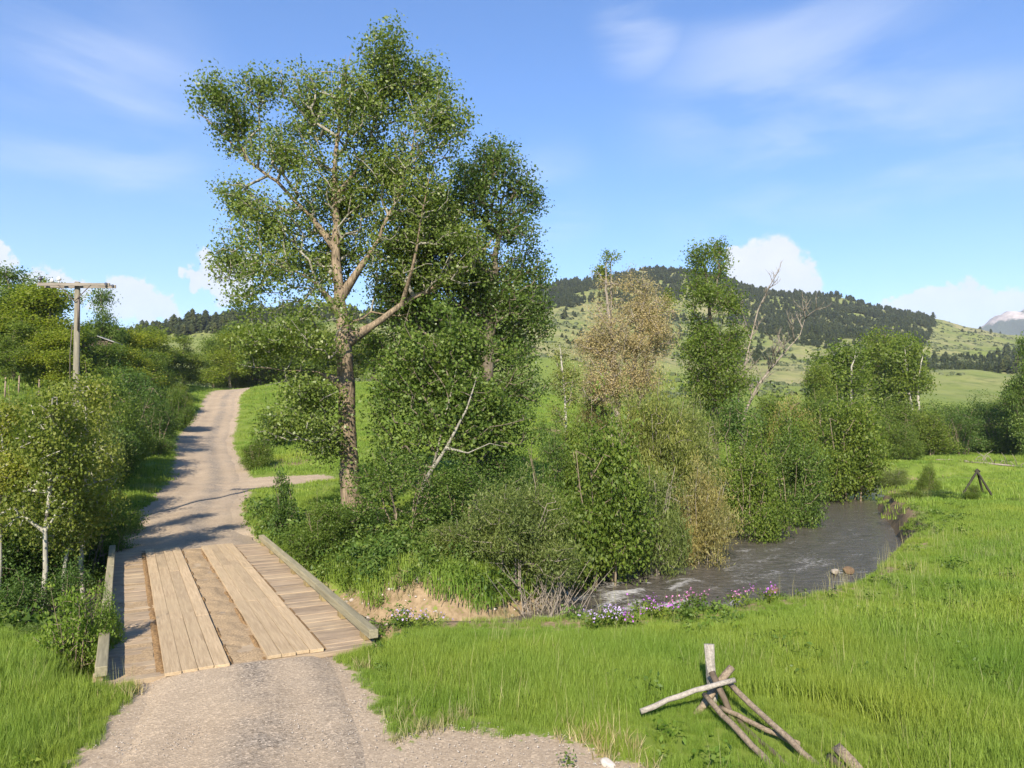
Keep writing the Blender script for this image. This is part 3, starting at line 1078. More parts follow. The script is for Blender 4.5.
def blob_tree(name, base_px, Y, trunk_px, trunk_r, bl, dens, leafdef, mats, label, cat='tree', group=None, limbs_px=(), shell=0.5, ddepth=1.2, seg=0.55, path=0.22, rtip=0.010, stems=None, gap=.36):
    B = at(base_px[0], base_px[1], Y)
    B.z = gz(B.x, B.y) - 0.1
    stems_px = stems or [(trunk_px, trunk_r)]
    TT = []
    for tp, tr in stems_px:
        T = [tuple(at(p[0], p[1], Y + (p[2] if len(p) > 2 else 0))) for p in tp]
        T[0] = (T[0][0], T[0][1], gz(T[0][0], T[0][1]) - 0.1)
        TT.append((T, tr))
    limbs = [([tuple(at(p[0], p[1], Y + (p[2] if len(p) > 2 else 0))) for p in lp], list(np.linspace(r0, r1, len(lp)))) for lp, r0, r1 in limbs_px]
    k = Y / F_PX
    blobs = [px_blob(px, py, rx, ry, Y, rng.uniform(-ddepth, ddepth)) for (px, py, rx, ry) in bl]
    A = gappy(blob_points(blobs, dens * 1.6, shell=shell), gap, 1.0 if Y < 45 else .7)
    gmin = ground_z(A[:, 0], A[:, 1]) + 0.15
    A[:, 2] = np.maximum(A[:, 2], gmin)
    N, par, r, tips, nf = grow(TT, A, seg, 0.12, 0.35, path, limbs, rtip, 0.5)
    root = build_tree(name, tuple(B), N, par, r, tips, nf, leafdef, mats[0], mats[1], mats[2])
    return tag(root, label, cat, group)


# second, denser cottonwood behind on the right
blob_tree('cottonwood_tree', (482, 505), 33.5, [(482, 505), (486, 430), (488, 350), (494, 270), (502, 200)], [0.32, 0.28, 0.24, 0.16, 0.05],
          [(497, 160, 26, 26), (520, 188, 20, 24), (474, 192, 28, 26), (536, 205, 10, 16), (508, 232, 32, 30), (455, 232, 40, 28), (530, 275, 24, 26), (484, 285, 40, 32), (425, 245, 34, 30), (400, 290, 36, 24), (462, 268, 40, 30), (512, 305, 34, 30), (470, 175, 22, 18), (540, 318, 14, 22),
           (430, 285, 44, 30), (505, 345, 36, 30), (455, 335, 46, 34), (440, 205, 26, 22), (524, 385, 24, 22), (430, 375, 40, 28), (405, 315, 34, 26), (490, 395, 30, 26), (380, 350, 22, 22)],
          62, (22, 0.23, 0.120, 0.72), (M_cotton, M_limb, M_limb), 'dense dark cottonwood just behind and right of the tallest tree', shell=0.5, gap=.27)

# third, leaning white-stemmed cottonwood in front of them
blob_tree('cottonwood_tree', (418, 500), 29.0, None, None,
          [(400, 390, 36, 46), (440, 370, 46, 42), (480, 385, 40, 44), (505, 415, 34, 36), (395, 440, 34, 34), (440, 425, 44, 34), (475, 440, 36, 28), (515, 375, 24, 30),
           (380, 480, 28, 24), (430, 330, 40, 30), (470, 345, 30, 26)],
          40, (26, 0.23, 0.14, 0.72), (M_cotton2, M_grey, M_limb), 'leaning white stemmed young cottonwood in front of the dense dark one', ddepth=0.9, shell=0.5,
          stems=[([(412, 500), (428, 478, -1.6), (447, 448, -1.8), (466, 410, -1.5), (478, 370, -1.0)], [0.085, 0.075, 0.06, 0.035, 0.012]),
                 ([(418, 500, .2), (436, 455, -.9), (446, 415, -.9), (456, 370, -.6)], [0.06, 0.05, 0.04, 0.015])],
          limbs_px=[([(447, 448, -1.8), (468, 453, -2.4), (490, 444, -2.5), (508, 447, -2.2)], 0.030, 0.008)])


# ---------------------------------------------------------------- shrubs and smaller trees
def shrub_mesh(w, h, nst, natt, leafdef, seed, lobes=6, base_w=0.25, tall=1.0, open_=0.45, leafbase=0.12):
    """dome shaped shrub at the origin: returns skeleton + leaf centres"""
    rg = np.random.default_rng(seed)
    bl = []
    for k in range(lobes):
        a = 2 * PI * k / lobes + rg.uniform(-.4, .4)
        rr = rg.uniform(0.30, 0.70) * w
        hh = h * rg.uniform(0.32, 0.90) * tall
        s = rg.uniform(0.36, 0.52)
        bl.append(((rr * math.cos(a), rr * math.sin(a), hh * 0.62), (w * s, w * s, hh * 0.42)))
    bl.append(((rg.uniform(-.1, .1) * w, rg.uniform(-.1, .1) * w, h * 0.66), (w * 0.5, w * 0.5, h * 0.33)))
    per = max(8, natt // len(bl))
    pts = []
    for c, r in bl:
        d = rg.normal(0, 1, (per, 3)); d /= np.linalg.norm(d, axis=1, keepdims=True)
        pts.append(np.array(c) + d * (rg.uniform(0, 1, (per, 1)) ** open_) * np.array(r))
    A = np.concatenate(pts)
    nn_ = .5 * vnoise(A[:, 0] * 1.3 + seed, A[:, 2] * 1.3, seed) + .5 * vnoise(A[:, 1] * 1.3, A[:, 2] * 1.3 + A[:, 0] * .6, seed + 3)
    A = A[nn_ + rg.uniform(-.07, .07, len(A)) > .36]
    spr = rg.uniform(0, 1, len(A)) < 0.10
    A[spr] = A[spr] * np.where(A[spr][:, 2:3] > h * .45, np.array([[1.1, 1.1, 1.22]]), 1.0)
    A[:, 2] = np.where(A[:, 2] < h * leafbase, h * leafbase * rg.uniform(.5, 1.5, len(A)), A[:, 2])
    stems = []
    for k in range(nst):
        a = 2 * PI * k / nst + rg.uniform(-.5, .5)
        b0 = np.array([math.cos(a), math.sin(a), 0]) * base_w * w * rg.uniform(.3, 1)
        t1 = np.array([math.cos(a) * w * 0.3, math.sin(a) * w * 0.3, h * 0.4]) * rg.uniform(.8, 1.2)
        t2 = np.array([math.cos(a) * w * 0.5, math.sin(a) * w * 0.5, h * 0.72]) * rg.uniform(.8, 1.1)
        b0[2] = -0.15
        stems.append(([b0, t1, t2], [0.035, 0.022, 0.010]))
    return grow(stems, A, 0.5, 0.12, 0.3, 0.2, (), 0.006, 0.45, rg=rg)


SHRUBS = {}


def shrub_proto(key, w, h, nst, natt, leafdef, mat, stem_mat, seed, **kw):
    N, par, r, tips, nf = shrub_mesh(w, h, nst, natt, leafdef, seed, **kw)
    e = np.where(par >= 0)[0]
    e = e[r[e] > 0.0035]
    V, F = tubes_from_edges(N[par[e]], N[e], np.minimum(r[par[e]], r[e] * 1.4), r[e], 4)
    stem = mesh_np('stems', V, F, True, mats=(stem_mat,))
    per, sig, size, nar = leafdef
    V, F = leaves(N[tips], per, sig, size, rg=np.random.default_rng(seed + 1), narrow=nar, up=0.15)
    V[:, 2] = np.maximum(V[:, 2], 0.02)
    lf = mesh_np('foliage', V, F, False, mats=(mat,))
    rr = np.hypot(V[:, 0], V[:, 1])
    SHRUBS[key] = (stem, lf, float(np.quantile(rr, .97)), float(np.quantile(V[:, 2], .995)))


def place_shrub(key, x, y, w, h, label, cat='shrub', group=None, name='shrub', rz=None, sink=0.05, tilt=(0, 0)):
    stem, lf, pw, ph = SHRUBS[key]
    root = empty(name, (x, y, gz(x, y) - sink), random.uniform(0, 2 * PI) if rz is None else rz)
    root.rotation_euler[0], root.rotation_euler[1] = tilt
    root.scale = (w / pw, w / pw, h / ph)
    link('foliage', lf, root)
    link('stems', stem, root)
    return tag(root, label, cat, group)


def px_shrub(key, px, Y, top, wpx, label, cat='shrub', group=None, name='shrub', **kw):
    x = (px - 512) / F_PX * Y / math.cos(PITCH) * 1.0
    p = at(px, top, Y)
    g = gz(p.x, Y)
    h = max(0.4, p.z - g)
    w = wpx / 2 * Y / F_PX
    return place_shrub(key, p.x, Y, w, h, label, cat, group, name, **kw)


W1, H1 = 1.6, 2.8
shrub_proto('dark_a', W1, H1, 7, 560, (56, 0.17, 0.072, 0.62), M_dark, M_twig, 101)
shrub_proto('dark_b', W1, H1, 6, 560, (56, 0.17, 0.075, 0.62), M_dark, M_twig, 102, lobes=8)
shrub_proto('green_a', W1, H1, 7, 560, (56, 0.17, 0.075, 0.6), M_shrub, M_twig, 103)
shrub_proto('green_b', W1, H1, 8, 560, (56, 0.17, 0.075, 0.6), M_shrub, M_twig, 104, lobes=5)
shrub_proto('willow_a', W1, H1, 12, 600, (56, 0.17, 0.100, 0.26), M_willow, M_dead, 105, lobes=7, tall=1.1)
shrub_proto('willow_b', W1, H1, 14, 560, (56, 0.17, 0.100, 0.26), M_willow, M_dead, 106, lobes=6, tall=1.15, open_=0.6)
shrub_proto('tan_a', W1, H1, 16, 380, (60, 0.18, 0.12, 0.18), M_tanwil, M_dead, 107, lobes=6, tall=1.15, open_=0.7, leafbase=0.3)
shrub_proto('bright_a', W1, H1, 6, 220, (18, 0.12, 0.11, 0.55), M_bright, M_twig, 108, lobes=6, open_=0.6, leafbase=0.25)
shrub_proto('bright_b', W1, H1, 6, 330, (54, 0.16, 0.08, 0.6), M_bright, M_twig, 109, lobes=7)
shrub_proto('spire', 0.7, 2.0, 4, 160, (22, 0.09, 0.08, 0.6), M_dark, M_twig, 110, lobes=4, tall=0.9)


# mid-size tree prototypes (about 8 m)
def tree_proto(key, h, w, mat, trunk_mat, limb_mat, natt, leafdef, seed, trunk_r=0.16, nblob=14, low=0.14, stems=1, narrowtop=0.6):
    rg = np.random.default_rng(seed)
    TT = []
    for s in range(stems):
        a = rg.uniform(0, 2 * PI); lean = 0.0 if stems == 1 else w * 0.35
        T = [np.array([0, 0, -0.2]) + (rg.normal(0, .15, 3) * (stems > 1))]
        for t in (0.25, 0.5, 0.7, 0.86):
            T.append(np.array([math.cos(a) * lean * t, math.sin(a) * lean * t, h * t]) + rg.normal(0, 0.12, 3))
        TT.append((T, [trunk_r, trunk_r * .8, trunk_r * .55, trunk_r * .3, .02]))
    pts = []
    for k in range(nblob):
        t = rg.uniform(low, 0.97)
        ww = w * (narrowtop + (1 - narrowtop) * math.sin(PI * min(1, (1 - t) / (1 - low)) * 0.75))
        a = rg.uniform(0, 2 * PI); rr = ww * rg.uniform(0.15, 0.7) * (0.4 if t > 0.85 else 1)
        c = np.array([math.cos(a) * rr, math.sin(a) * rr, h * t * 0.95])
        r = np.array([1, 1, 0.8]) * w * rg.uniform(0.30, 0.46)
        n = natt // nblob
        d = rg.normal(0, 1, (n, 3)); d /= np.linalg.norm(d, axis=1, keepdims=True)
        pts.append(c + d * rg.uniform(0, 1, (n, 1)) ** 0.5 * r)
    A = np.concatenate(pts); A[:, 2] = np.maximum(A[:, 2], h * 0.06)
    N, par, r, tips, nf = grow(TT, A, 0.6, 0.12, 0.35, 0.22, (), 0.010, 0.5, rg=rg)
    e = np.where(par >= 0)[0]; e = e[r[e] > 0.008]
    tr = e[e < nf]; br = e[e >= nf]
    V, F = tubes_from_edges(N[par[tr]], N[tr], r[par[tr]], r[tr], 8)
    V2, F2 = tubes_from_edges(N[par[br]], N[br], np.minimum(r[par[br]], r[br] * 1.4), r[br], 4)
    mt = mesh_np('trunk', np.concatenate([V, V2]), np.concatenate([F, F2 + len(V)]), True, mats=(trunk_mat,))
    per, sig, size, nar = leafdef
    V, F = leaves(N[tips], per, sig, size, rg=np.random.default_rng(seed + 5), narrow=nar)
    ml = mesh_np('crown', V, F, False, mats=(mat,))
    TREES[key] = (mt, ml, float(np.quantile(np.hypot(V[:, 0], V[:, 1]), .96)), float(np.quantile(V[:, 2], .997)))


TREES = {}
tree_proto('lime_a', 9, 3.0, M_lime, M_limb, M_limb, 420, (40, 0.34, 0.16, 0.7), 201)
tree_proto('lime_b', 9, 3.4, M_lime, M_limb, M_limb, 420, (40, 0.34, 0.16, 0.7), 202, nblob=15)
tree_proto('mid_a', 9, 3.2, M_shrub, M_limb, M_limb, 420, (40, 0.34, 0.16, 0.7), 203, nblob=15)
tree_proto('mid_b', 9, 2.8, M_cotton2, M_limb, M_limb, 420, (40, 0.34, 0.16, 0.7), 204, nblob=13, low=0.15)
tree_proto('aspen_a', 6, 1.1, M_aspen, M_white, M_white, 190, (40, 0.21, 0.075, 0.75), 205, trunk_r=0.075, nblob=14, low=0.42)
tree_proto('aspen_b', 6, 1.2, M_aspen, M_white, M_white, 200, (40, 0.21, 0.075, 0.75), 206, trunk_r=0.07, nblob=14, low=0.38)
tree_proto('whitestem', 9, 3.2, M_shrub, M_white, M_white, 380, (32, 0.34, 0.20, 0.7), 207, trunk_r=0.20, nblob=13, low=0.25, stems=2)


def px_tree(key, px, Y, top, wpx, label, cat='tree', group=None, name='tree', base=None):
    mt, ml, pw, ph = TREES[key]
    p = at(px, top, Y)
    g = gz(p.x, Y) if base is None else base
    h = max(1.0, p.z - g); w = wpx / 2 * Y / F_PX
    root = empty(name, (p.x, Y, g - 0.05), random.uniform(0, 2 * PI))
    root.scale = (w / pw, w / pw, h / ph)
    link('trunk', mt, root); link('crown', ml, root)
    return tag(root, label, cat, group)


# ---- shrubs along the creek, right of the big tree
px_shrub('willow_a', 515, 20.8, 478, 120, 'pale green willow bush with bare brown stems at the creek edge', name='willow_shrub')
px_shrub('willow_b', 470, 21.6, 522, 78, 'low pale willow bush at the stony shelf beside the creek', name='willow_shrub')
px_shrub('green_a', 600, 23.6, 420, 118, 'large round green bush overhanging the creek behind the pale willow', name='willow_shrub')
px_shrub('willow_b', 652, 25.2, 468, 70, 'grey green willow between the round bush and the straw coloured one', name='willow_shrub')
px_shrub('tan_a', 702, 27.0, 462, 72, 'straw coloured willow with many thin stems beside the riffles', name='willow_shrub')
px_shrub('willow_a', 655, 33.5, 385, 92, 'tall pale willow with bare stems in front of the dying brown tree', name='willow_shrub')
px_shrub('green_b', 745, 33.0, 432, 84, 'rounded green bush between the straw coloured willow and the creek bend', name='shrub')
px_shrub('dark_b', 790, 36.5, 425, 66, 'green bush hanging over the upstream water at the bend', name='shrub')
px_shrub('green_a', 845, 48.0, 400, 92, 'dark round bush at the head of the creek bend', name='shrub')
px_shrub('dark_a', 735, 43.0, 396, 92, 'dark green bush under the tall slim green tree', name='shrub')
px_shrub('green_b', 795, 50.0, 402, 84, 'green bush below the leaning bare tree', name='shrub')
px_shrub('dark_a', 545, 27.5, 418, 64, 'dark green bush right of the leaning white stemmed cottonwood', name='shrub')
px_shrub('green_b', 575, 33.0, 412, 70, 'green bush in front of the slim pale tree', name='shrub')
px_shrub('willow_a', 690, 37.0, 402, 70, 'olive willow between the dying brown tree and the tall slim tree', name='willow_shrub')
# understorey below the big trees
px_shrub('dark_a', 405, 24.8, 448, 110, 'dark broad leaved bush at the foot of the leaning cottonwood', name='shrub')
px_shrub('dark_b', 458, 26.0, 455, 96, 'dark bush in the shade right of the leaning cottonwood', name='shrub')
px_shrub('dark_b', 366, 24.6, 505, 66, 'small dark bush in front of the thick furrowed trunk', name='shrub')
px_shrub('green_a', 322, 23.8, 500, 66, 'green bush beside the right curb of the bridge', name='shrub')
px_shrub('spire', 284, 25.6, 470, 30, 'slim upright dark bush at the far right corner of the bridge', name='shrub')
px_shrub('dark_b', 505, 30.0, 440, 90, 'dark bush filling the gap behind the pale creek willow', name='shrub')
px_shrub('bright_b', 440, 21.6, 545, 60, 'low fresh green bush on the stony shelf right of the bridge', name='shrub')
px_shrub('green_b', 395, 22.6, 545, 56, 'low leafy bush on the bank close to the right bridge curb', name='shrub')
# weeds and bushes on the grassy bank beyond the road fork
px_shrub('green_b', 258, 49.0, 436, 34, 'small bush on the grass point between road and side track', name='shrub')
px_shrub('dark_b', 272, 58.0, 408, 34, 'rounded bush on the slope above the road fork', name='shrub')
px_shrub('green_a', 300, 62.0, 398, 44, 'low bush behind the trunk on the grassy slope', name='shrub')

# ---- left thicket
px_tree('aspen_a', 48, 18.8, 384, 84, 'aspen with the longest bare white stem left of the bridge', name='aspen_tree')
px_tree('aspen_b', 86, 21.0, 372, 84, 'aspen with a forked pale stem just right of the power pole', name='aspen_tree')
px_tree('aspen_b', 68, 20.0, 405, 70, 'short aspen between the other two aspens left of the bridge', name='aspen_tree')
px_tree('aspen_a', 8, 19.5, 398, 80, 'leftmost aspen at the edge of the thicket', name='aspen_tree')
px_tree('aspen_b', 98, 25.0, 400, 56, 'aspen nearest the grass verge left of the road', name='aspen_tree')
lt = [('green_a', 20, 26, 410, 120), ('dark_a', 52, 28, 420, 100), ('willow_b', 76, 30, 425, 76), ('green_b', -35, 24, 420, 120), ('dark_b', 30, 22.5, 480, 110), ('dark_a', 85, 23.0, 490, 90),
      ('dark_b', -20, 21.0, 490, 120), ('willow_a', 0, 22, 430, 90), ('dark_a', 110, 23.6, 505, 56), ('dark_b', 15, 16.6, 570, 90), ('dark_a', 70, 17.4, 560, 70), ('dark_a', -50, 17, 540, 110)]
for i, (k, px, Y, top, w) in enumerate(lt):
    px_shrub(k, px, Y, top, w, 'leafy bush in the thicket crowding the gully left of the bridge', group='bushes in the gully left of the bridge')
px_shrub('bright_b', 96, 24.5, 490, 46, 'fresh green bush leaning over the far left end of the bridge')
px_shrub('bright_a', 132, 27.5, 508, 34, 'small yellow green bush by the road where the bridge ends')
px_shrub('bright_a', 74, 13.1, 584, 74, 'sparse light green sapling left of the near bridge corner', name='sapling')
px_shrub('bright_b', 106, 13.5, 584, 46, 'bright green bush leaning over the left curb of the bridge', name='shrub')
px_shrub('dark_a', 34, 14.3, 622, 60, 'small shaded bush in the grass left of the sapling')
lt2 = [('green_a', 124, 45, 402, 54), ('dark_a', 158, 52, 402, 42), ('dark_b', 112, 38, 420, 56), ('green_b', 98, 40, 385, 76), ('dark_b', 152, 58, 380, 50), ('green_a', 178, 66, 388, 32),
       ('green_a', 90, 42, 375, 90), ('dark_a', 130, 52, 368, 80), ('green_b', 60, 40, 385, 80), ('green_a', 180, 80, 382, 30), ('green_b', 25, 36, 395, 70), ('willow_a', 86, 35, 402, 80), ('dark_b', 138, 50, 425, 36)]
for i, (k, px, Y, top, w) in enumerate(lt2):
    px_shrub(k, px, Y, top, w, 'green bush on the slope between the power pole and the climbing road', group='bushes on the slope left of the road')
# left background trees
for (k, px, Y, top, w, lab) in [
        ('mid_b', 8, 66, 266, 86, 'dark tall tree at the left edge behind the power pole'),
        ('lime_a', 48, 62, 284, 78, 'yellow green tree directly behind the power pole'),
        ('mid_b', 102, 78, 288, 48, 'dark rounded tree standing above the thicket right of the power pole'),
        ('mid_a', 30, 74, 276, 70, 'green tree rising between the dark tall tree and the power pole')]:
    px_tree(k, px, Y, top, w, lab, name='tree')
lt3 = [('lime_b', 130, 82, 330, 70), ('mid_a', 150, 98, 326, 60), ('lime_a', 146, 92, 333, 56), ('mid_b', 185, 104, 336, 46), ('mid_a', 80, 70, 326, 60), ('lime_b', 122, 70, 345, 60),
       ('mid_a', 140, 76, 350, 50), ('mid_b', 110, 66, 344, 70), ('lime_a', 60, 58, 330, 60), ('mid_b', 15, 58, 322, 60), ('lime_b', -40, 60, 290, 90), ('mid_a', -90, 64, 280, 110), ('mid_a', 150, 84, 350, 40)]
for (k, px, Y, top, w) in lt3:
    px_tree(k, px, Y, top, w, 'leafy tree in the row along the hillside left of the road', group='trees along the hillside left of the road', name='tree')
lt4 = [('lime_b', 232, 122, 332, 56), ('mid_a', 262, 128, 326, 64), ('lime_a', 292, 138, 328, 60), ('mid_b', 318, 130, 322, 60), ('mid_a', 245, 140, 322, 60), ('mid_b', 285, 145, 318, 66),
       ('mid_a', 340, 130, 330, 60), ('lime_b', 372, 138, 333, 60), ('mid_a', 215, 130, 338, 50), ('mid_b', 410, 135, 340, 70), ('mid_a', 450, 140, 345, 70), ('mid_b', 310, 134, 350, 60), ('mid_a', 236, 128, 354, 50), ('mid_a', 268, 133, 350, 56)]
for (k, px, Y, top, w) in lt4:
    px_tree(k, px, Y, top, w, 'leafy tree in the belt behind the crest of the road', group='trees behind the crest of the road', name='tree')

# ---- trees on the far bank, centre
blob_tree('dying_tree', (618, 425), 60.0, None, None,
          [(612, 300, 24, 26), (640, 305, 28, 30), (600, 340, 22, 28), (632, 345, 34, 34), (655, 330, 18, 34), (588, 345, 16, 24), (668, 328, 12, 26), (625, 288, 30, 20), (615, 385, 26, 24), (645, 380, 20, 24), (592, 385, 16, 22)],
          34, (24, 0.36, 0.14, 0.4), (M_brown, M_dead, M_dead), 'dying tree with tan brown leaves standing behind the creek bushes', ddepth=1.3, shell=0.7, rtip=0.018, gap=.36,
          stems=[([(620, 425), (617, 390), (612, 340), (606, 290), (606, 262)], [0.28, 0.24, 0.18, 0.09, 0.03]),
                 ([(626, 425), (632, 380), (640, 330), (646, 285)], [0.22, 0.17, 0.11, 0.03]),
                 ([(634, 425), (640, 390), (650, 345), (660, 300)], [0.18, 0.14, 0.09, 0.03])])
blob_tree('dying_tree_top', (612, 425), 61.0, [(612, 425), (611, 340), (611, 262)], [0.12, 0.09, 0.03],
          [(611, 260, 9, 9), (604, 272, 9, 7), (622, 272, 6, 6), (606, 300, 7, 10), (668, 300, 5, 9), (652, 318, 7, 9)],
          60, (18, 0.26, 0.17, 0.65), (M_lime, M_dead, M_dead), 'slender green topped tree rising through the dying brown tree', ddepth=0.6)
bpy.data.objects['dying_tree_top'].name = 'slender_tree'
blob_tree('tall_slim_tree', (716, 440), 50.0, [(716, 440), (714, 390), (712, 340), (708, 290), (702, 256)], [0.24, 0.20, 0.15, 0.08, 0.03],
          [(700, 262, 13, 20), (718, 250, 10, 13), (722, 270, 11, 14), (702, 295, 18, 24), (725, 305, 18, 24), (710, 330, 26, 26), (732, 335, 16, 26), (695, 350, 18, 22), (718, 370, 26, 26),
           (700, 395, 22, 24), (735, 385, 18, 24), (715, 420, 26, 22)],
          48, (22, 0.27, 0.14, 0.7), (M_shrub, M_limb, M_limb), 'tall slim green tree rising above the creek bushes', ddepth=1.3, gap=.36)


def bare_tree():
    Y = 54.0
    B = at(738, 440, Y); B.z = gz(B.x, B.y) - 0.1
    root = empty('bare_tree', B)
    mb = MB(); mt = MB()

    def P(px, py, d=0): return Vector(at(px, py, Y + d)) - B
    stem = [Vector((0, 0, 0)), P(745, 412), P(758, 385), P(778, 360), P(800, 335), P(806, 315)]
    mt.tube(stem, [0.14, 0.12, 0.095, 0.07, 0.035, 0.012], 8, wob=.08)
    stem2 = [Vector((0.15, 0, 0)), P(738, 400, .6), P(748, 350, .8), P(758, 310, .8), P(770, 285, .6)]
    mt.tube(stem2, [0.12, 0.10, 0.08, 0.05, 0.015], 8, wob=.08)
    rg = random.Random(5)

    def branch(p, d, L, r, depth):
        pts = [p]; q = p.copy(); dd = d.copy()
        for i in range(4):
            dd = (dd + Vector((rg.uniform(-.3, .3), rg.uniform(-.3, .3), rg.uniform(-.1, .35)))).normalized()
            q = q + dd * L / 4; pts.append(q.copy())
        mb.tube(pts, [r, r * .8, r * .6, r * .4, r * .2], 5)
        if depth > 0:
            for i in range(3):
                k = rg.choice((1, 2, 3))
                dv = (dd + Vector((rg.uniform(-1, 1), rg.uniform(-1, 1), rg.uniform(-.2, .8)))).normalized()
                branch(pts[k], dv, L * rg.uniform(.45, .7), r * .55, depth - 1)
    for st in (stem, stem2):
        for i in range(1, len(st)):
            for k in range(3):
                p = st[i - 1].lerp(st[i], rg.uniform(.2, 1))
                d = Vector((rg.uniform(-.6, 1), rg.uniform(-.8, .8), rg.uniform(.1, 1))).normalized()
                if i >= 2: branch(p, d, rg.uniform(1.2, 2.6), 0.05, 2)
    mt.build('trunk', M_dead, root, True); mb.build('limbs', M_dead, root, True)
    tag(root, 'bare leaning dead tree with branching tops beside the tall slim tree', 'tree')


bare_tree()
blob_tree('slim_tree', (566, 430), 54.0, [(566, 430), (565, 395), (562, 365), (560, 345)], [0.10, 0.08, 0.06, 0.02],
          [(560, 355, 9, 12), (568, 375, 14, 14), (556, 385, 12, 14), (572, 400, 14, 14), (560, 412, 14, 12)],
          34, (14, 0.26, 0.16, 0.6), (M_willow, M_white, M_dead), 'thin pale tree with sparse leaves on the green slope', ddepth=0.6)
px_shrub('tan_a', 594, 62.0, 368, 36, 'tan brown dead bush at the foot of the dying tree', name='dead_shrub')
px_shrub('tan_a', 792, 62.0, 398, 44, 'tangle of dead grey branches above the creek bushes', name='dead_shrub')

# cottonwood clump in the middle distance
for (k, px, Y, top, w, lab) in [
        ('whitestem', 848, 96, 342, 70, 'left tree of the white stemmed clump before the hill field'),
        ('mid_a', 884, 106, 330, 66, 'tallest leafy tree in the middle of the white stemmed clump'),
        ('whitestem', 912, 98, 338, 54, 'right tree of the white stemmed clump with a forked pale trunk'),
        ('mid_a', 822, 90, 362, 44, 'small green tree left of the white stemmed clump')]:
    px_tree(k, px, Y, top, w, lab, name='tree')
lt5 = [('green_a', 860, 84, 400, 60), ('green_b', 900, 86, 398, 70), ('dark_a', 945, 88, 402, 70), ('green_a', 925, 80, 412, 60), ('dark_b', 975, 90, 398, 60), ('dark_a', 1000, 84, 400, 60), ('dark_b', 1035, 82, 395, 70),
       ('green_b', 880, 74, 416, 50), ('green_a', 820, 70, 398, 60), ('dark_a', 960, 82, 412, 50), ('green_b', 990, 100, 398, 60), ('green_a', 770, 74, 396, 60), ('dark_a', 1080, 80, 400, 90), ('green_b', 905, 72, 424, 40)]
for (k, px, Y, top, w) in lt5:
    px_shrub(k, px, Y, top, w, 'bush in the dark hedge along the far edge of the meadow', group='bushes along the far edge of the meadow')
px_tree('mid_b', 1026, 78, 336, 46, 'dark tree at the right edge of the meadow', name='tree')
# small weeds on the cut bank and in the meadow
for (k, px, Y, top, w, lab) in [
        ('green_b', 928, 42.0, 462, 22, 'small bush behind the cut bank of the creek'),
        ('green_a', 908, 39.0, 489, 36, 'low spreading weeds on the lip of the cut bank'),
        ('dark_b', 942, 39.0, 489, 34, 'low dark weeds between the cut bank and the timber brace'),
        ('green_a', 972, 38.2, 484, 18, 'weed clump at the foot of the timber brace'),
        ('willow_b', 893, 46.0, 468, 26, 'pale weeds beside the dark round bush'),
        ('bright_a', 1012, 36.0, 496, 20, 'small weed clump in the meadow right of the timber brace')]:
    px_shrub(k, px, Y, top, w, lab, name='weed_clump', cat='plant')


# ------------------------------------------------------------------ hillside forest
def conifer_geo(seed, tiers=7, n=7):
    rg = np.random.default_rng(seed)
    V = []; F = []
    for t in range(tiers):
        z0 = 0.08 + 0.82 * t / tiers; z1 = z0 + 0.30 * (1 - 0.4 * t / tiers)
        r = 0.30 * (1 - t / tiers) ** 0.55 + 0.08
        for k in range(n):
            a = 2 * PI * (k + rg.uniform(-.3, .3)) / n; rr = r * rg.uniform(.65, 1.25); da = 0.5
            b = len(V)
            V += [(rr * math.cos(a), rr * math.sin(a), z0 + rg.uniform(-.03, .03)), (.55 * rr * math.cos(a + da), .55 * rr * math.sin(a + da), z0 + .05),
                  (0.01, 0, min(1.0, z1)), (.55 * rr * math.cos(a - da), .55 * rr * math.sin(a - da), z0 + .05)]
            F.append([b, b + 1, b + 2, b + 3])
    return np.array(V), np.array(F)


def inside(px, py, poly):
    r = np.zeros(px.shape, bool)
    j = len(poly) - 1
    for i in range(len(poly)):
        xi, yi = poly[i]; xj, yj = poly[j]
        c = ((yi > py) != (yj > py)) & (px < (xj - xi) * (py - yi) / (yj - yi + 1e-9) + xi)
        r ^= c; j = i
    return r


def project(x, y, z):
    dz = z - CAMZ
    f = y * math.cos(PITCH) + dz * math.sin(PITCH)
    u = -y * math.sin(PITCH) + dz * math.cos(PITCH)
    return 512 + F_PX * x / f, 384 - F_PX * u / f


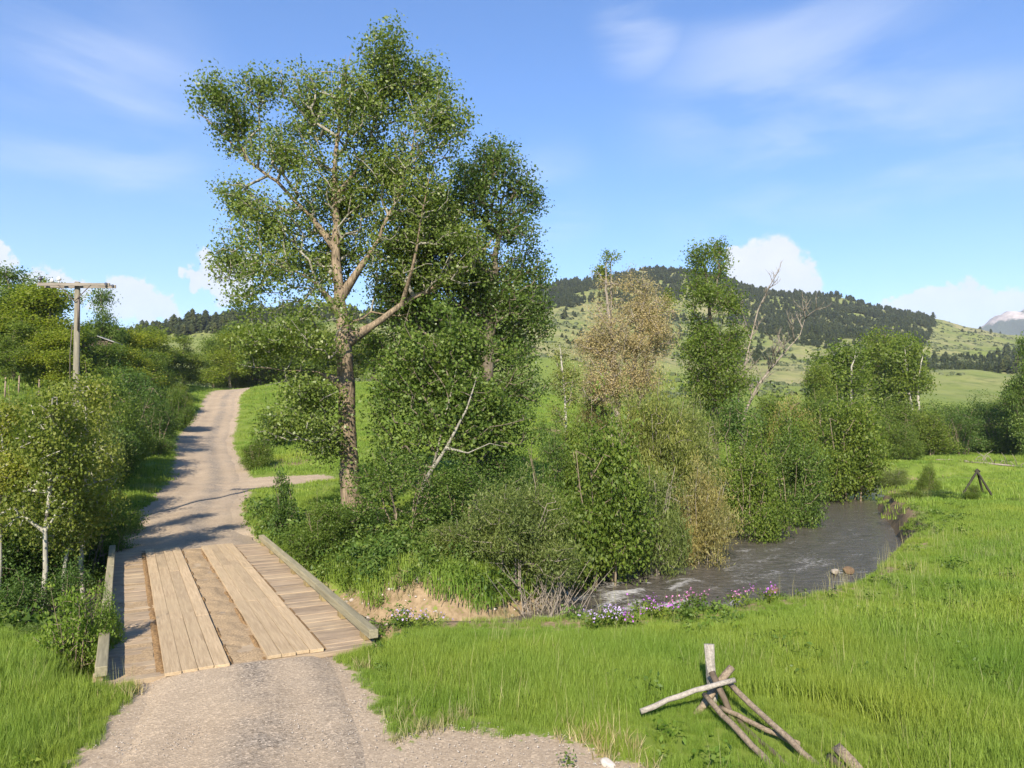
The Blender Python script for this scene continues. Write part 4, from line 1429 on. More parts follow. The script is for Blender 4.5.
def forest():
    n = 75000
    Y = rng.uniform(330, 1080, n); PX = rng.uniform(-150, 1250, n)
    X = (PX - 512) / F_PX * Y
    Z = ground_z(X, Y)
    px, py = project(X, Y, Z)
    dense = inside(px, py, [(690, 262), (760, 285), (850, 296), (930, 312), (935, 325), (925, 345), (930, 372), (1000, 360), (1000, 372), (900, 392), (850, 380), (830, 350), (770, 338), (720, 316), (690, 295)])
    mid = inside(px, py, [(530, 262), (600, 268), (690, 258), (700, 300), (640, 302), (600, 300), (560, 312), (500, 305)])
    slope = inside(px, py, [(560, 300), (700, 290), (760, 330), (840, 350), (960, 350), (1000, 360), (900, 385), (700, 360), (560, 350)])
    top = inside(px, py, [(925, 308), (1020, 335), (1010, 350), (930, 325)])
    left = inside(px, py, [(90, 325), (160, 314), (260, 305), (340, 296), (520, 300), (520, 345), (80, 345)]) & (Y < 520)
    low = inside(px, py, [(890, 360), (1030, 352), (1060, 372), (1000, 376), (900, 390)])
    cl = fbm(X * 0.02, Y * 0.02, 71)
    dens = dense * np.where(cl > -0.12, 0.60, 0.14) + mid * np.where(cl > -0.07, 0.50, 0.08) + slope * np.where(cl > 0.05, 0.16, 0.014) + top * 0.008 + left * np.where(cl > -0.08, 0.40, 0.08) + low * 0.25
    keep = rng.uniform(0, 1, n) < dens
    X, Y, Z, px, py = X[keep], Y[keep], Z[keep], px[keep], py[keep]
    H = rng.uniform(6, 13, len(X)) * np.where(inside(px, py, [(560, 320), (1000, 345), (1000, 400), (560, 400)]), 0.6, 1.0)
    H = H * np.where(X / Y < -0.05, .50, .60) * rng.uniform(.6, 1.25, len(H))
    geos = [conifer_geo(s) for s in range(4)]
    # the largest in the picture are trees of their own
    order = np.argsort(-H / Y)
    ind = order[:260]; rest = order[260:]
    meshes = [mesh_np('conifer', g[0] * np.array([1, 1, 1]), g[1], False, mats=(M_con,)) for g in geos]
    for i in ind:
        o = link('conifer', meshes[i % 4])
        o.location = (X[i], Y[i], Z[i] - 0.3); o.scale = (H[i] * 1.15, H[i] * 1.15, H[i]); o.rotation_euler = (0, 0, rng.uniform(0, 6.28))
        if X[i] / Y[i] < -0.05:
            tag(o, 'small dark conifer on the left ridge beyond the road', 'conifer', 'conifers on the left ridge')
        else:
            tag(o, 'small dark conifer on the wooded hill across the valley', 'conifer', 'conifers on the hill across the valley')
    VV = []; FF = []; off = 0
    for i in rest:
        g = geos[i % 4]
        a = rng.uniform(0, 6.28); c, s = math.cos(a), math.sin(a)
        v = g[0] * H[i] * np.array([1.2, 1.2, 1])
        v = np.stack([v[:, 0] * c - v[:, 1] * s + X[i], v[:, 0] * s + v[:, 1] * c + Y[i], v[:, 2] + Z[i] - 0.3], 1)
        VV.append(v); FF.append(g[1] + off); off += len(v)
    o = link('conifer_forest', mesh_np('conifer_forest', np.concatenate(VV), np.concatenate(FF), False, mats=(M_con,)))
    tag(o, 'dark conifer forest covering the hills', kind='stuff')
    # sage and low scrub dotted over the slopes
    n = 26000
    Y = rng.uniform(135, 900, n); PX = rng.uniform(-150, 1250, n)
    X = (PX - 512) / F_PX * Y
    cl = fbm(X * 0.03, Y * 0.03, 77)
    keep = (rng.uniform(0, 1, n) < np.where(cl > 0.03, 0.8, 0.10)) & ~((PX > 700) & (Y < 330) & (cl < 0.06))
    X, Y = X[keep], Y[keep]; Z = ground_z(X, Y)
    VV = []
    k = 9
    S = rng.uniform(0.5, 1.4, len(X)) * np.where(Y > 350, 1.5, 0.9)
    cen = np.stack([X, Y, Z], 1)
    c = np.repeat(cen, k, 0); s = np.repeat(S, k)[:, None]
    d = rng.normal(0, 1, c.shape); d[:, 2] = np.abs(d[:, 2]); d /= np.linalg.norm(d, axis=1, keepdims=True)
    p = c + d * s * np.array([.8, .8, .6])
    t = rng.normal(0, 1, c.shape); t -= d * (t * d).sum(1, keepdims=True); t /= np.linalg.norm(t, axis=1, keepdims=True)
    b = np.cross(d, t)
    V = np.stack([p - t * s * .6, p + b * s * .5, p + t * s * .6, p - b * s * .5], 1).reshape(-1, 3)
    o = link('hillside_scrub', mesh_np('hillside_scrub', V, np.arange(len(V)).reshape(-1, 4), False, mats=(M_scrub,)))
    tag(o, 'grey green sage and low scrub dotted over the slopes', kind='stuff')


forest()
print('forest done')

# ------------------------------------------------------------------ timber bridge
M_deck = wood_mat('weathered_deck_wood', (0.165, 0.120, 0.080), (0.37, 0.285, 0.195), (2.2, 22, 22), (0.36, 0.275, 0.175), 0.75)
M_tread = wood_mat('worn_tread_wood', (0.27, 0.195, 0.115), (0.46, 0.35, 0.22), (26, 1.5, 26), (0.37, 0.28, 0.17), 0.6, 0.20)
M_curb = wood_mat('grey_green_curb_wood', (0.15, 0.135, 0.085), (0.30, 0.265, 0.17), (16, 1.0, 16), None)
M_block = wood_mat('curb_block_wood', (0.16, 0.115, 0.05), (0.32, 0.25, 0.12), (4, 4, 4))
M_beam = wood_mat('dark_beam_wood', (0.06, 0.045, 0.03), (0.14, 0.11, 0.08), (8, 1, 8))
M_sand = plain('sandy_dirt', (0.29, 0.210, 0.125), 0.95, 0.1, 0.40, 30)
M_litter = plain('leaf_litter', (0.20, 0.125, 0.06), 0.95, 0.1, 0.5, 22)


def bridge():
    root = empty('timber_bridge', (B_C0[0], B_C0[1], 0), B_A)
    tag(root, 'low timber bridge with two plank wheel strips and log curbs over the creek', 'bridge')
    mb = MB()
    y = 0.0
    while y < B_L - 0.05:
        w = random.uniform(0.20, 0.27); w = min(w, B_L - y)
        mb.box((random.uniform(-.02, .02), y + w / 2, B_Z - 0.045 + random.uniform(-.010, .010)), (B_W + random.uniform(-.05, .03), w - random.uniform(.012, .022), 0.09), jit=0.004)
        y += w
    mb.build('deck', M_deck, root, bevel=0.006)

    def strip(s0, s1):
        mb = MB(); n = 4; w = (s1 - s0) / n
        for k in range(n):
            y = 0.09 * (s0 + w * (k + .5) - B_W / 2) - 0.06 + random.uniform(0, 0.08); cuts = [y, 4.2 + random.uniform(-1, 1), 8.9 + random.uniform(-1, 1), B_L + 0.02 + random.uniform(-.1, .1)]
            for a, b in zip(cuts[:-1], cuts[1:]):
                mb.box((s0 + w * (k + .5) - B_W / 2, (a + b) / 2, B_Z + 0.030 + random.uniform(-.004, .004)), (w - random.uniform(.003, .010), b - a - 0.008, 0.056), jit=0.003)
        mb.build('running_strip', M_tread, root, bevel=0.005)
    strip(0.97, 1.94)
    strip(2.54, 3.49)

    # dirt lodged on the deck: a mound between the strips and drifts along their edges
    def drift(name, x0, x1, hmax, th, seed, mat=None):
        ny, nx = 260, 14
        xs = np.linspace(x0, x1, nx); ys = np.linspace(0.02, B_L - .02, ny)
        XX, YY = np.meshgrid(xs, ys)
        s = (XX - x0) / (x1 - x0)
        hgt = (fbm(XX * 3.5, YY * 2.2, seed, 5) - th) * hmax * 3 * np.sin(PI * np.clip(s * .9 + .05, 0, 1))
        tip = np.minimum(1, np.minimum(YY, B_L - YY) / .5)
        ZZ = B_Z + np.clip(hgt, -0.02, hmax) * tip - .012 * (1 - tip)
        idx = np.arange(nx * ny).reshape(ny, nx)
        F = np.stack([idx[:-1, :-1].ravel(), idx[:-1, 1:].ravel(), idx[1:, 1:].ravel(), idx[1:, :-1].ravel()], 1)
        o = link(name, mesh_np(name, np.stack([XX.ravel(), YY.ravel(), ZZ.ravel()], 1), F, True, mats=(mat or M_sand,)), root)
        o['kind'] = 'stuff'
    h = B_W / 2
    drift('dirt_fill', 1.935 - h, 2.545 - h, 0.045, -0.22, 81)
    drift('dirt_drift', 0.86 - h, 0.99 - h, 0.040, -0.20, 82, M_litter)
    drift('dirt_drift', 3.47 - h, 3.57 - h, 0.035, -0.12, 83, M_litter)
    drift('dirt_drift', 1.93 - h, 2.02 - h, 0.058, -0.10, 86, M_litter)
    drift('dirt_drift', 2.46 - h, 2.55 - h, 0.058, -0.10, 87, M_litter)
    drift('dirt_drift', 0.35 - h, 0.85 - h, 0.012, 0.06, 84)
    for sx in (-1, 1):
        x = sx * (B_W / 2 - 0.095)
        mb = MB()
        cuts = [0.0, 4.3, 8.8, B_L]
        for a, b in zip(cuts[:-1], cuts[1:]):
            mb.box((x + random.uniform(-.01, .01), (a + b) / 2, B_Z + 0.190), (0.17, b - a - 0.012, 0.16), jit=0.006)
        c = mb.build('curb_rail', M_curb, root, bevel=0.015)
        for k in range(8):
            MB().box((x, 0.5 + k * (B_L - 1.0) / 7, B_Z + 0.0525), (0.15, 0.32, 0.104)).build('curb_block', M_block, c, bevel=0.008)
    for k in range(4):
        MB().box((-1.95 + k * 1.3, B_L / 2, B_Z - 0.09 - 0.20), (0.28, B_L - 0.3, 0.36), jit=.01).build('stringer', M_beam, root, bevel=0.01)
    for yy in (0.9, B_L - 0.9):
        mb = MB()
        for k in range(4):
            mb.box((0, yy, -0.62 - k * 0.29), (B_W + 0.5, 0.28, 0.28), jit=.012)
        mb.build('abutment', M_beam, root, bevel=0.01)


bridge()

# ------------------------------------------------------------------ power pole
M_pole = bark_mat('weathered_pole_wood', (0.105, 0.095, 0.07), (0.215, 0.195, 0.145), (9, 9, 0.6), 0.5)
M_arm = wood_mat('grey_crossarm_wood', (0.14, 0.12, 0.10), (0.28, 0.25, 0.21), (1, 12, 12))
M_ins = plain('dark_glass_insulator', (0.05, 0.05, 0.06), 0.25, 0.5)
M_pale = plain('pale_porcelain', (0.55, 0.54, 0.52), 0.3, 0.5, 0.1)
M_iron = plain('rusty_iron', (0.09, 0.07, 0.06), 0.6, 0.4)


def power_pole():
    Y = 27.3
    x = at(75, 531, Y).x; zb = gz(x, Y) - 0.2
    top = at(77.5, 282, Y)
    root = empty('utility_pole', (x, Y, zb))
    tag(root, 'weathered wooden power pole with one crossarm rising from the thicket', 'utility pole')
    Hh = top.z - zb
    MB().tube([(0, 0, 0), ((top.x - x) * .5, 0, Hh * .5), (top.x - x, 0, Hh)], [0.130, 0.115, 0.092], 16, wob=.02).build('pole', M_pole, root, True)
    ax = top.x - x
    zz = Hh - 0.13
    ra = R_(10)
    M = Matrix.Rotation(ra, 4, 'Z') @ Matrix.Rotation(R_(-1.5), 4, 'Y')
    a = MB().box((ax, -0.20, zz), (2.45, 0.09, 0.115), M, 0.006).box((ax, 0.20, zz), (2.45, 0.09, 0.115), M, .006).build('crossarm', M_arm, root, bevel=.008)
    for k, xx in enumerate((-1.18, -0.95, -0.55, 0.95, 1.08, 1.18)):
        p = M @ Vector((xx, -0.20 if k % 2 == 0 else 0.2, 0.0)) + Vector((ax, 0, zz))
        if k < 3:
            MB().tube([p + Vector((0, 0, .07)), p + Vector((0, 0, .15))], [.02, .02], 6).tube([p + Vector((0, 0, .15)), p + Vector((0, 0, .19)), p + Vector((0, 0, .24)), p + Vector((0, 0, .28))], [.06, .08, .065, .035], 10).build('insulator', M_pale if k else M_ins, a, True)
        else:
            MB().tube([p + Vector((0, -.09, 0.02)), p + Vector((0, .09, 0.02))], [.05, .05], 10).build('bolt_cap', M_ins, a, True)
    mb = MB()
    for sx in (-1, 1):
        p = M @ Vector((sx * 0.55, -0.265, -0.03)) + Vector((ax, 0, zz))
        mb.tube([p, Vector((ax, -0.16, zz - 0.62))], [.018, .018], 6)
    mb.build('arm_brace', M_iron, root)
    MB().tube([(ax + .12, -.10, zz - .4), (ax + .14, -.12, zz - .9), (ax + .12, -.11, zz - 1.7)], [.03, .045, .02], 8).build('wire_bracket', M_iron, root, True)
    MB().tube([(ax - .15, 0, zz - 1.5), (ax - .20, 0, zz - 2.6), (-.19, 0, .4)], [.014, .014, .014], 6).build('ground_wire', M_iron, root, True)


power_pole()

# ------------------------------------------------------------------ collapsed rail fence in the foreground
M_rail = bark_mat('weathered_rail_wood', (0.12, 0.09, 0.062), (0.28, 0.22, 0.155), (14, 14, 14), 0.4)
M_pale_rail = bark_mat('bleached_rail_wood', (0.17, 0.15, 0.125), (0.34, 0.305, 0.26), (14, 14, 14), 0.4)


def rail_pts(a, b, r0, r1, n=7, sag=0.0, w=0.012, seed=0):
    rg = random.Random(seed)
    a = Vector(a); b = Vector(b)
    pts = []; rr = []
    for i in range(n):
        t = i / (n - 1)
        p = a.lerp(b, t) + Vector((rg.uniform(-w, w), rg.uniform(-w, w), rg.uniform(-w, w) - sag * math.sin(PI * t)))
        pts.append(p); rr.append((r0 * (1 - t) + r1 * t) * rg.uniform(.93, 1.07))
    return pts, rr


def rail_fence():
    B = Vector((2.92, 10.75, 0.0)); B.z = gz(B.x, B.y)
    root = empty('rail_fence', B)
    tag(root, 'collapsed buck and rail fence of grey poles lying in the meadow', 'fence')

    def A(px, py, Y): return Vector(at(px, py, Y)) - B
    # split post standing above the rest
    p0 = A(709, 644, 10.95); p1 = A(711, 676, 10.85); p2 = A(714, 706, 10.75)
    MB().tube([p2 + Vector((0.02, 0, -.3)), p1, p1.lerp(p0, .5), p0], [.07, .095, .11, .12], 6, .7, .05).build('post', M_pale_rail, root, True, .006)
    # crossed buck legs
    pts, rr = rail_pts(A(731, 667, 10.85), A(695, 716, 10.55), .065, .06, 6, seed=2)
    MB().tube(pts, rr, 9, .8, .05).build('buck_leg', M_rail, root, True)
    pts, rr = rail_pts(A(712, 672, 10.65), A(734, 722, 10.25), .055, .05, 6, seed=3)
    MB().tube(pts, rr, 9, .8, .05).build('buck_leg', M_beam, root, True)
    # rails running down to the right
    e = lambda px, py, Y: Vector((at(px, py, Y).x, Y, gz(at(px, py, Y).x, Y) + 0.07)) - B
    for k, (a, b, r) in enumerate([
            (A(727, 682, 10.70), A(836, 780, 8.50), .038),
            (A(705, 695, 10.50), A(786, 780, 8.52), .038),
            (A(719, 706, 10.45), A(799, 745, 9.30), .032),
            (A(733, 714, 10.35), A(790, 768, 8.80), .030)]):
        pts, rr = rail_pts(a, b, r, r * 1.12, 9, 0.02, .014, 20 + k)
        MB().tube(pts, rr, 8, 1, .05).build('rail', M_rail if k != 3 else M_beam, root, True)
    # loose pale rail lying across the buck
    a = at(641.5, 711, 10.25); b = at(734, 680, 10.45)
    mid = (a + b) / 2
    o = empty('loose_rail', mid)
    pts, rr = rail_pts(a - mid, b - mid, .036, .036, 8, -0.03, .014, 31)
    MB().tube(pts, rr, 9, 1, .05).build('pole', M_pale_rail, o, True)
    tag(o, 'bleached loose rail lying slantwise across the collapsed fence', 'fence rail')
    # broken stub further right
    a = at(838, 748, 8.80); b = at(870, 782, 8.30)
    o = empty('broken_post', (b.x, b.y, gz(b.x, b.y)))
    MB().tube(*rail_pts(a - o.location, b - o.location, .095, .085, 5, 0, .006, 40), 4, .8, .03).build('post', M_rail, o, True)
    a2 = at(829, 757, 8.75); b2 = at(850, 776, 8.4)
    MB().tube(*rail_pts(a2 - o.location, b2 - o.location, .05, .05, 4, 0, .01, 41), 8, 1, .05).build('splinter', M_beam, o, True)
    tag(o, 'thick broken post end sticking up at the bottom right of the meadow', 'fence post')


rail_fence()


M_brace = plain('dark_brace_wood', (.035, .032, .022), .8, .2)


def timber_brace():
    Y = 39.5
    ap = at(977.5, 471, Y)
    B = Vector((ap.x, Y, gz(ap.x, Y)))
    root = empty('timber_brace', B)
    apz = ap.z - B.z
    for (px, dy) in ((960, 0.1), (994, -0.2), (984, 0.9)):
        p = at(px, 495, Y + dy); q = Vector((p.x - B.x, dy, gz(p.x, Y + dy) - B.z - .1))
        MB().tube(*rail_pts(Vector((random.uniform(-.04, .04), 0, apz)), q, .055, .06, 5, 0, .008, int(px)), 8).build('leg', M_brace, root, True)
    MB().tube([(-.14, 0, apz - .03), (0, .02, apz + .07), (.14, 0, apz - .04)], [.04, .07, .04], 8).build('top_lashing', M_brace, root, True)
    tag(root, 'dark three legged timber brace standing alone in the far meadow', 'fence brace')


timber_brace()


# wire fence posts on the left slope
for (px, py0, py1, Y, lab) in [(20, 348, 368, 52, 'thin dark fence post on the left slope below the trees'), (6, 360, 372, 48, 'short fence post at the left edge of the slope'), (40, 352, 366, 55, 'short pale fence post nearest the power pole')]:
    p = at(px, py0, Y); g = gz(p.x, Y)
    o = empty('fence_post', (p.x, Y, g))
    MB().tube([(0, 0, -.1), (0.02, 0, max(1.1, min(1.5, p.z - g)))], [.06, .05], 8).build('post', M_rail, o, True)
    tag(o, lab, 'fence post')


# small shed whose roof shows above the thicket
def shed():
    Y = 74.0
    p = at(103, 336, Y); g = gz(p.x, Y)
    o = empty('shed', (p.x, Y, g), R_(12))
    h = p.z - g
    MB().box((0, 0, h * .45), (2.6, 3.0, h * .9), None, .02).build('wall', M_beam, o)
    mb = MB()
    mb.box((-.72, 0, h * .93), (1.7, 3.5, .07), Matrix.Rotation(R_(-20), 4, 'Y'))
    mb.box((.72, 0, h * .93), (1.7, 3.5, .07), Matrix.Rotation(R_(20), 4, 'Y'))
    mb.build('roof', plain('grey_tin_roof', (.24, .23, .22), .5, .4), o)
    tag(o, 'little shed with a grey roof showing above the left thicket', 'shed')


shed()

# ------------------------------------------------------------------ logs and rocks
M_rock = plain('pale_creek_rock', (0.27, 0.235, 0.19), 0.9, 0.2, 0.35, 6)
M_orock = plain('orange_brown_rock', (0.105, 0.07, 0.042), 0.9, 0.2, 0.3, 6)
M_wrock = plain('whitish_rock', (0.38, 0.35, 0.31), 0.9, 0.2, 0.2, 6)


def rock_geo(seed, n=3):
    import bmesh
    bm = bmesh.new()
    bmesh.ops.create_icosphere(bm, subdivisions=n, radius=1)
    rg = np.random.default_rng(seed)
    cuts = [(Vector(rg.normal(0, 1, 3)).normalized(), rg.uniform(.55, .85)) for _ in range(9)]
    for v in bm.verts:
        c = v.co.copy()
        for nn, dd in cuts:
            k = c.dot(nn)
            if k > dd: c -= nn * (k - dd) * .9
        c *= 1 + 0.10 * float(fbm(np.array([c.x * 2.3 + seed]), np.array([c.y * 2.3 + c.z * 1.7]), seed)[0])
        v.co = c
    me = bpy.data.meshes.new('rock')
    bm.to_mesh(me); bm.free()
    return me


def place_rock(px, py, Y, size, mat, label, zoff=0.0, group=None, on_water=False):
    p = at(px, py, Y)
    z = WATER_Z if on_water else gz(p.x, Y)
    me = rock_geo(int(px))
    me.materials.append(mat)
    for f in me.polygons: f.use_smooth = False
    o = link('rock', me)
    o.location = (p.x, Y, z + size[2] * .35 + zoff); o.scale = size; o.rotation_euler = (random.uniform(-.3, .3), random.uniform(-.3, .3), random.uniform(0, 6))
    tag(o, label, 'rock', group)


place_rock(608, 756, 8.95, (0.10, 0.07, 0.06), M_wrock, 'whitish stone at the edge of the gravel pullout')
place_rock(773, 590, 22.0, (0.20, 0.16, 0.14), M_orock, 'orange brown rock standing in the riffles', on_water=True, zoff=.1)
place_rock(848, 573, 25.2, (0.24, 0.18, 0.13), M_orock, 'brown boulder at the water edge below the meadow lip', on_water=True, zoff=.05)
place_rock(835, 575, 25.0, (0.18, 0.14, 0.11), M_rock, 'grey stone left of the brown boulder at the water edge', on_water=True, zoff=.05)
place_rock(641, 594, 21.3, (0.24, 0.20, 0.17), M_wrock, 'pale stone on the far creek shore under the willows', zoff=.05)
place_rock(651, 590, 22.0, (0.2, 0.2, 0.14), M_rock, 'smaller stone beside the pale one on the far shore', zoff=.03)
place_rock(378, 498, 31.5, (0.5, 0.4, 0.22), M_rock, 'pale boulder at the foot of the thick furrowed trunk')


def pebbles(name, pts, smin, smax, mat, label):
    geos = [rock_geo(s, 1) for s in range(900, 905)]
    gv = []
    for me in geos:
        v = np.zeros(len(me.vertices) * 3, np.float32); me.vertices.foreach_get('co', v)
        gv.append((v.reshape(-1, 3), np.array([list(p.vertices) for p in me.polygons])))
        bpy.data.meshes.remove(me)
    VV = []; FF = []; off = 0
    Z = ground_z(pts[:, 0], pts[:, 1])
    for i, p in enumerate(pts):
        v, f = gv[i % 5]
        s = smin * (smax / smin) ** (rng.uniform() ** 2)
        a = rng.uniform(0, 6.28)
        q = v * s * np.array([1, rng.uniform(.6, 1), rng.uniform(.45, .8)])
        q = np.stack([q[:, 0] * math.cos(a) - q[:, 1] * math.sin(a) + p[0], q[:, 0] * math.sin(a) + q[:, 1] * math.cos(a) + p[1], q[:, 2] + Z[i] + s * .1], 1)
        VV.append(q); FF.append(f + off); off += len(q)
    o = link(name, mesh_np(name, np.concatenate(VV), np.concatenate(FF), False, mats=(mat,)))
    tag(o, label, kind='stuff')


def pebble_mat():
    m, nt = mat_new('mixed_pebbles')
    g = nnode(nt, 'ShaderNodeNewGeometry')
    col = ramp(nt, g.outputs['Random Per Island'], [(0, (.20, .175, .15)), (.5, (.36, .31, .26)), (1, (.42, .385, .34))])
    out(nt, bsdf(nt, col, .9, .2))
    return m


M_peb = pebble_mat()
# creek stones
n = 9000
qx = rng.uniform(-12, 16, n); qy = rng.uniform(15, 46, n)
d, hw, sd, al = poly_dist(CREEK, qx, qy)
k = (d - hw > -0.4) & (d - hw < 1.5) & (rng.uniform(0, 1, n) < 0.75)
sh = np.hypot((qx + 2.6) / 1.6, qy - 19.8) < 1.5
k = k | (sh & (rng.uniform(0, 1, n) < 0.9))
k &= (bridge_sd(qx, qy) > 0.3) & ~((sd > 0) & (d - hw > .25) & (qx > -3.5))
pebbles('creek_stones', np.stack([qx[k], qy[k]], 1), .03, .12, M_peb, 'stones and gravel strewn along the creek shores')
# loose gravel on the near road and pullout
n = 16000
qx = rng.uniform(-6.5, 3, n); qy = rng.uniform(7.5, 14.2, n)
rs = road_sd(qx, qy)
k = ((rs < 0.1) & (rng.uniform(0, 1, n) < 0.25 + 0.6 * (fbm(qx * .9, qy * .9, 91) > 0.02)) | (pull_sd(qx, qy) < 0.1)) & (bridge_sd(qx, qy) > 0.02)
pebbles('loose_gravel', np.stack([qx[k], qy[k]], 1) , .004, .013, M_peb, 'loose gravel scattered over the near road and pullout')
bpy.data.objects['loose_gravel'].location.z = 0.035


def log(px0, py0, px1, py1, Y0, Y1, r, mat, label, name='log', twigs=0):
    a = at(px0, py0, Y0); b = at(px1, py1, Y1)
    a.z = gz(a.x, a.y) + r * .8; b.z = gz(b.x, b.y) + r * .8
    m = (a + b) / 2
    o = empty(name, m)
    MB().tube(*rail_pts(a - m, b - m, r, r * .75, 7, -0.02, r * .2, int(px0)), 10, 1, .06).build('stem', mat, o, True)
    if twigs:
        mb = MB()
        for i in range(twigs):
            p = (a - m).lerp(b - m, random.uniform(.1, .9))
            q = p + Vector((random.uniform(-1.6, 1.6), random.uniform(-.6, .6), random.uniform(.2, 1.3)))
            mb.tube([p, p.lerp(q, .5) + Vector((0, 0, .2)), q], [r * .4, r * .3, r * .1], 6)
        mb.build('dead_branches', mat, o, True)
    tag(o, label, 'log')


log(588, 417, 612, 411, 58, 59, 0.22, M_pale_rail, 'pale fallen log lying at the foot of the dying tree')
log(965, 463, 1026, 462, 71, 72, 0.10, M_dead, 'fallen dead branch pile at the edge of the far meadow', 'fallen_branch', 14)
log(936, 460, 968, 464, 72.5, 71.5, 0.08, M_dead, 'thin pale log lying left of the fallen branch pile')
log(338, 392, 356, 388, 60, 60, 0.16, M_pale_rail, 'pale log behind the thick trunk on the grassy slope')

# brush of dead stems under the pale creek willow
mb = MB()
c = at(545, 600, 20.2)
zb = gz(c.x, c.y)
rg = random.Random(3)
for i in range(85):
    a = Vector((rg.gauss(0, .55), rg.gauss(0, .35), 0)); b = a + Vector((rg.gauss(0, .55), rg.gauss(-.1, .35), rg.uniform(.4, 1.7)))
    mb.tube([a, a.lerp(b, .5) + Vector((rg.gauss(0, .1), 0, .1)), b], [.014, .011, .004], 4)
o = empty('dead_brush', (c.x, c.y, zb))
mb.build('stems', M_dead, o)
tag(o, 'tangle of bare brown stems at the creek edge under the pale willow', 'brush')


# ------------------------------------------------------------------ wild flowers on the bank lip
def petal_mat(name, c):
    m, nt = mat_new(name)
    g = nnode(nt, 'ShaderNodeNewGeometry')
    col = ramp(nt, g.outputs['Random Per Island'], [(0, tuple(x * .75 for x in c)), (1, tuple(min(1, x * 1.2) for x in c))])
    out(nt, bsdf(nt, col, .6, .2))
    return m


M_fl = [petal_mat('violet_petal', (.30, .10, .36)), petal_mat('lilac_petal', (.34, .26, .43)), petal_mat('pink_petal', (.36, .14, .27))]
flw = [(594, 622, 1, .5), (606, 618, 1, .55), (634, 622, 0, .6), (645, 608, 0, .75), (661, 612, 0, .8), (685, 604, 2, .6), (697, 601, 2, .55), (736, 600, 2, .6), (768, 594, 0, .65), (405, 622, 1, .35), (421, 622, 1, .35), (616, 620, 1, .5)]
desc = ['leftmost lilac flower plant by the open water', 'lilac flower plant right of the leftmost one', 'low violet flower plant below the taller pair', 'tall violet flower plant before dark water', 'fullest violet flower plant beside the white riffles',
        'pink flower plant left of its paler twin', 'pale pink flower plant by the riffles', 'pink flower plant on the lip opposite the straw willow', 'violet flower plant nearest the orange rock', 'small lilac flower plant near the bridge curb',
        'small lilac flower plant on the bank before the stony shelf', 'small lilac flower plant between lilac and violet ones']
for (px, py, kind, hh), lab in zip(flw, desc):
    # stand on the meadow lip just below the seen flower head
    Yf = 12.0
    while Yf < 26:
        p = at(px, py + 9, Yf)
        if p.z <= gz(p.x, Yf) + .02: break
        Yf += .1
    g = gz(p.x, Yf)
    while g < -0.35 and Yf > 12:
        Yf -= .15; g = gz(at(px, py, Yf).x, Yf)
    p = at(px, py - 2, Yf)
    h = max(.40, min(1.1, p.z - g))
    o = empty('flower_plant', (p.x, Yf, g))
    mb = MB(); tops = []
    for i in range(6):
        q = Vector((random.gauss(0, .16), random.gauss(0, .10), h * random.uniform(.7, 1.02)))
        mb.tube([(q.x * .2, q.y * .2, 0), (q.x * .7, q.y * .7, q.z * .6), tuple(q)], [.008, .006, .004], 5)
        tops.append(tuple(q))
    mb.build('stem', M_shrub, o)
    V, F = leaves(np.array(tops) * np.array([.6, .6, .6]), 14, .07, .10, narrow=.4)
    link('leaves', mesh_np('leaves', V, F, mats=(M_shrub,)), o)
    V, F = leaves(np.array(tops), 7, .055, .040, narrow=1.0)
    link('blossom', mesh_np('blossom', V, F, mats=(M_fl[kind],)), o)
    tag(o, lab, 'flower', 'wild flowers on the creek bank')


# ------------------------------------------------------------------ grass and undergrowth (stuff)
def tuft_mesh(name, nbl, rad, h, wid, mat, seed, lean=0.35):
    rg = np.random.default_rng(seed)
    V = []; F = []
    for i in range(nbl):
        a = rg.uniform(0, 6.28); r = rad * math.sqrt(rg.uniform())
        b = np.array([r * math.cos(a), r * math.sin(a), -0.03])
        d = rg.uniform(0, 6.28); ln = rg.uniform(.1, 1) * lean * h; hh = h * rg.uniform(.55, 1.15)
        dv = np.array([math.cos(d), math.sin(d), 0])
        f = rg.uniform(0, 6.28); wv = np.array([math.cos(f), math.sin(f), 0]) * wid * .5
        m1 = b + dv * ln * .30 + np.array([0, 0, hh * .55]); t = b + dv * ln + np.array([0, 0, hh])
        n = len(V)
        V += [b - wv, b + wv, m1 + wv * .8, m1 - wv * .8, t + wv * .12, t - wv * .12]
        F += [[n, n + 1, n + 2, n + 3], [n + 3, n + 2, n + 4, n + 5]]
    return mesh_np(name, np.array(V), np.array(F), mats=(mat,))


def grass_mat(name, a, b, c, dry=0.0):
    m, nt = mat_new(name)
    g = nnode(nt, 'ShaderNodeNewGeometry')
    col = ramp(nt, g.outputs['Random Per Island'], [(0, a), (.6, b), (1, c)])
    n = noise(nt, .30, 4, .55, g.outputs['Position'])
    col = mixc_(nt, 1.0, col, ramp(nt, n, [(.32, (.74, .86, .74)), (.5, (1, 1, 1)), (.68, (1.22, 1.08, 1.0))]), 'MULTIPLY')
    bsh = bsdf(nt, col, .55, .25)
    tr = nnode(nt, 'ShaderNodeBsdfTranslucent'); nt.links.new(mixc_(nt, 1.0, col, (1.3, 1.35, .6), 'MULTIPLY'), tr.inputs['Color'])
    mx = nnode(nt, 'ShaderNodeMixShader'); mx.inputs[0].default_value = .38
    nt.links.new(bsh, mx.inputs[1]); nt.links.new(tr.outputs[0], mx.inputs[2])
    out(nt, mx.outputs[0])
    return m


M_grass = grass_mat('meadow_grass', (.138, .208, .026), (.190, .268, .038), (.250, .330, .075))
M_weed = leaf_mat('weed_leaf', (.06, .11, .02), (.10, .165, .028), (.17, .22, .06), .35, 1.0)
M_dryg = grass_mat('dry_grass', (.22, .19, .09), (.32, .28, .14), (.42, .37, .22))


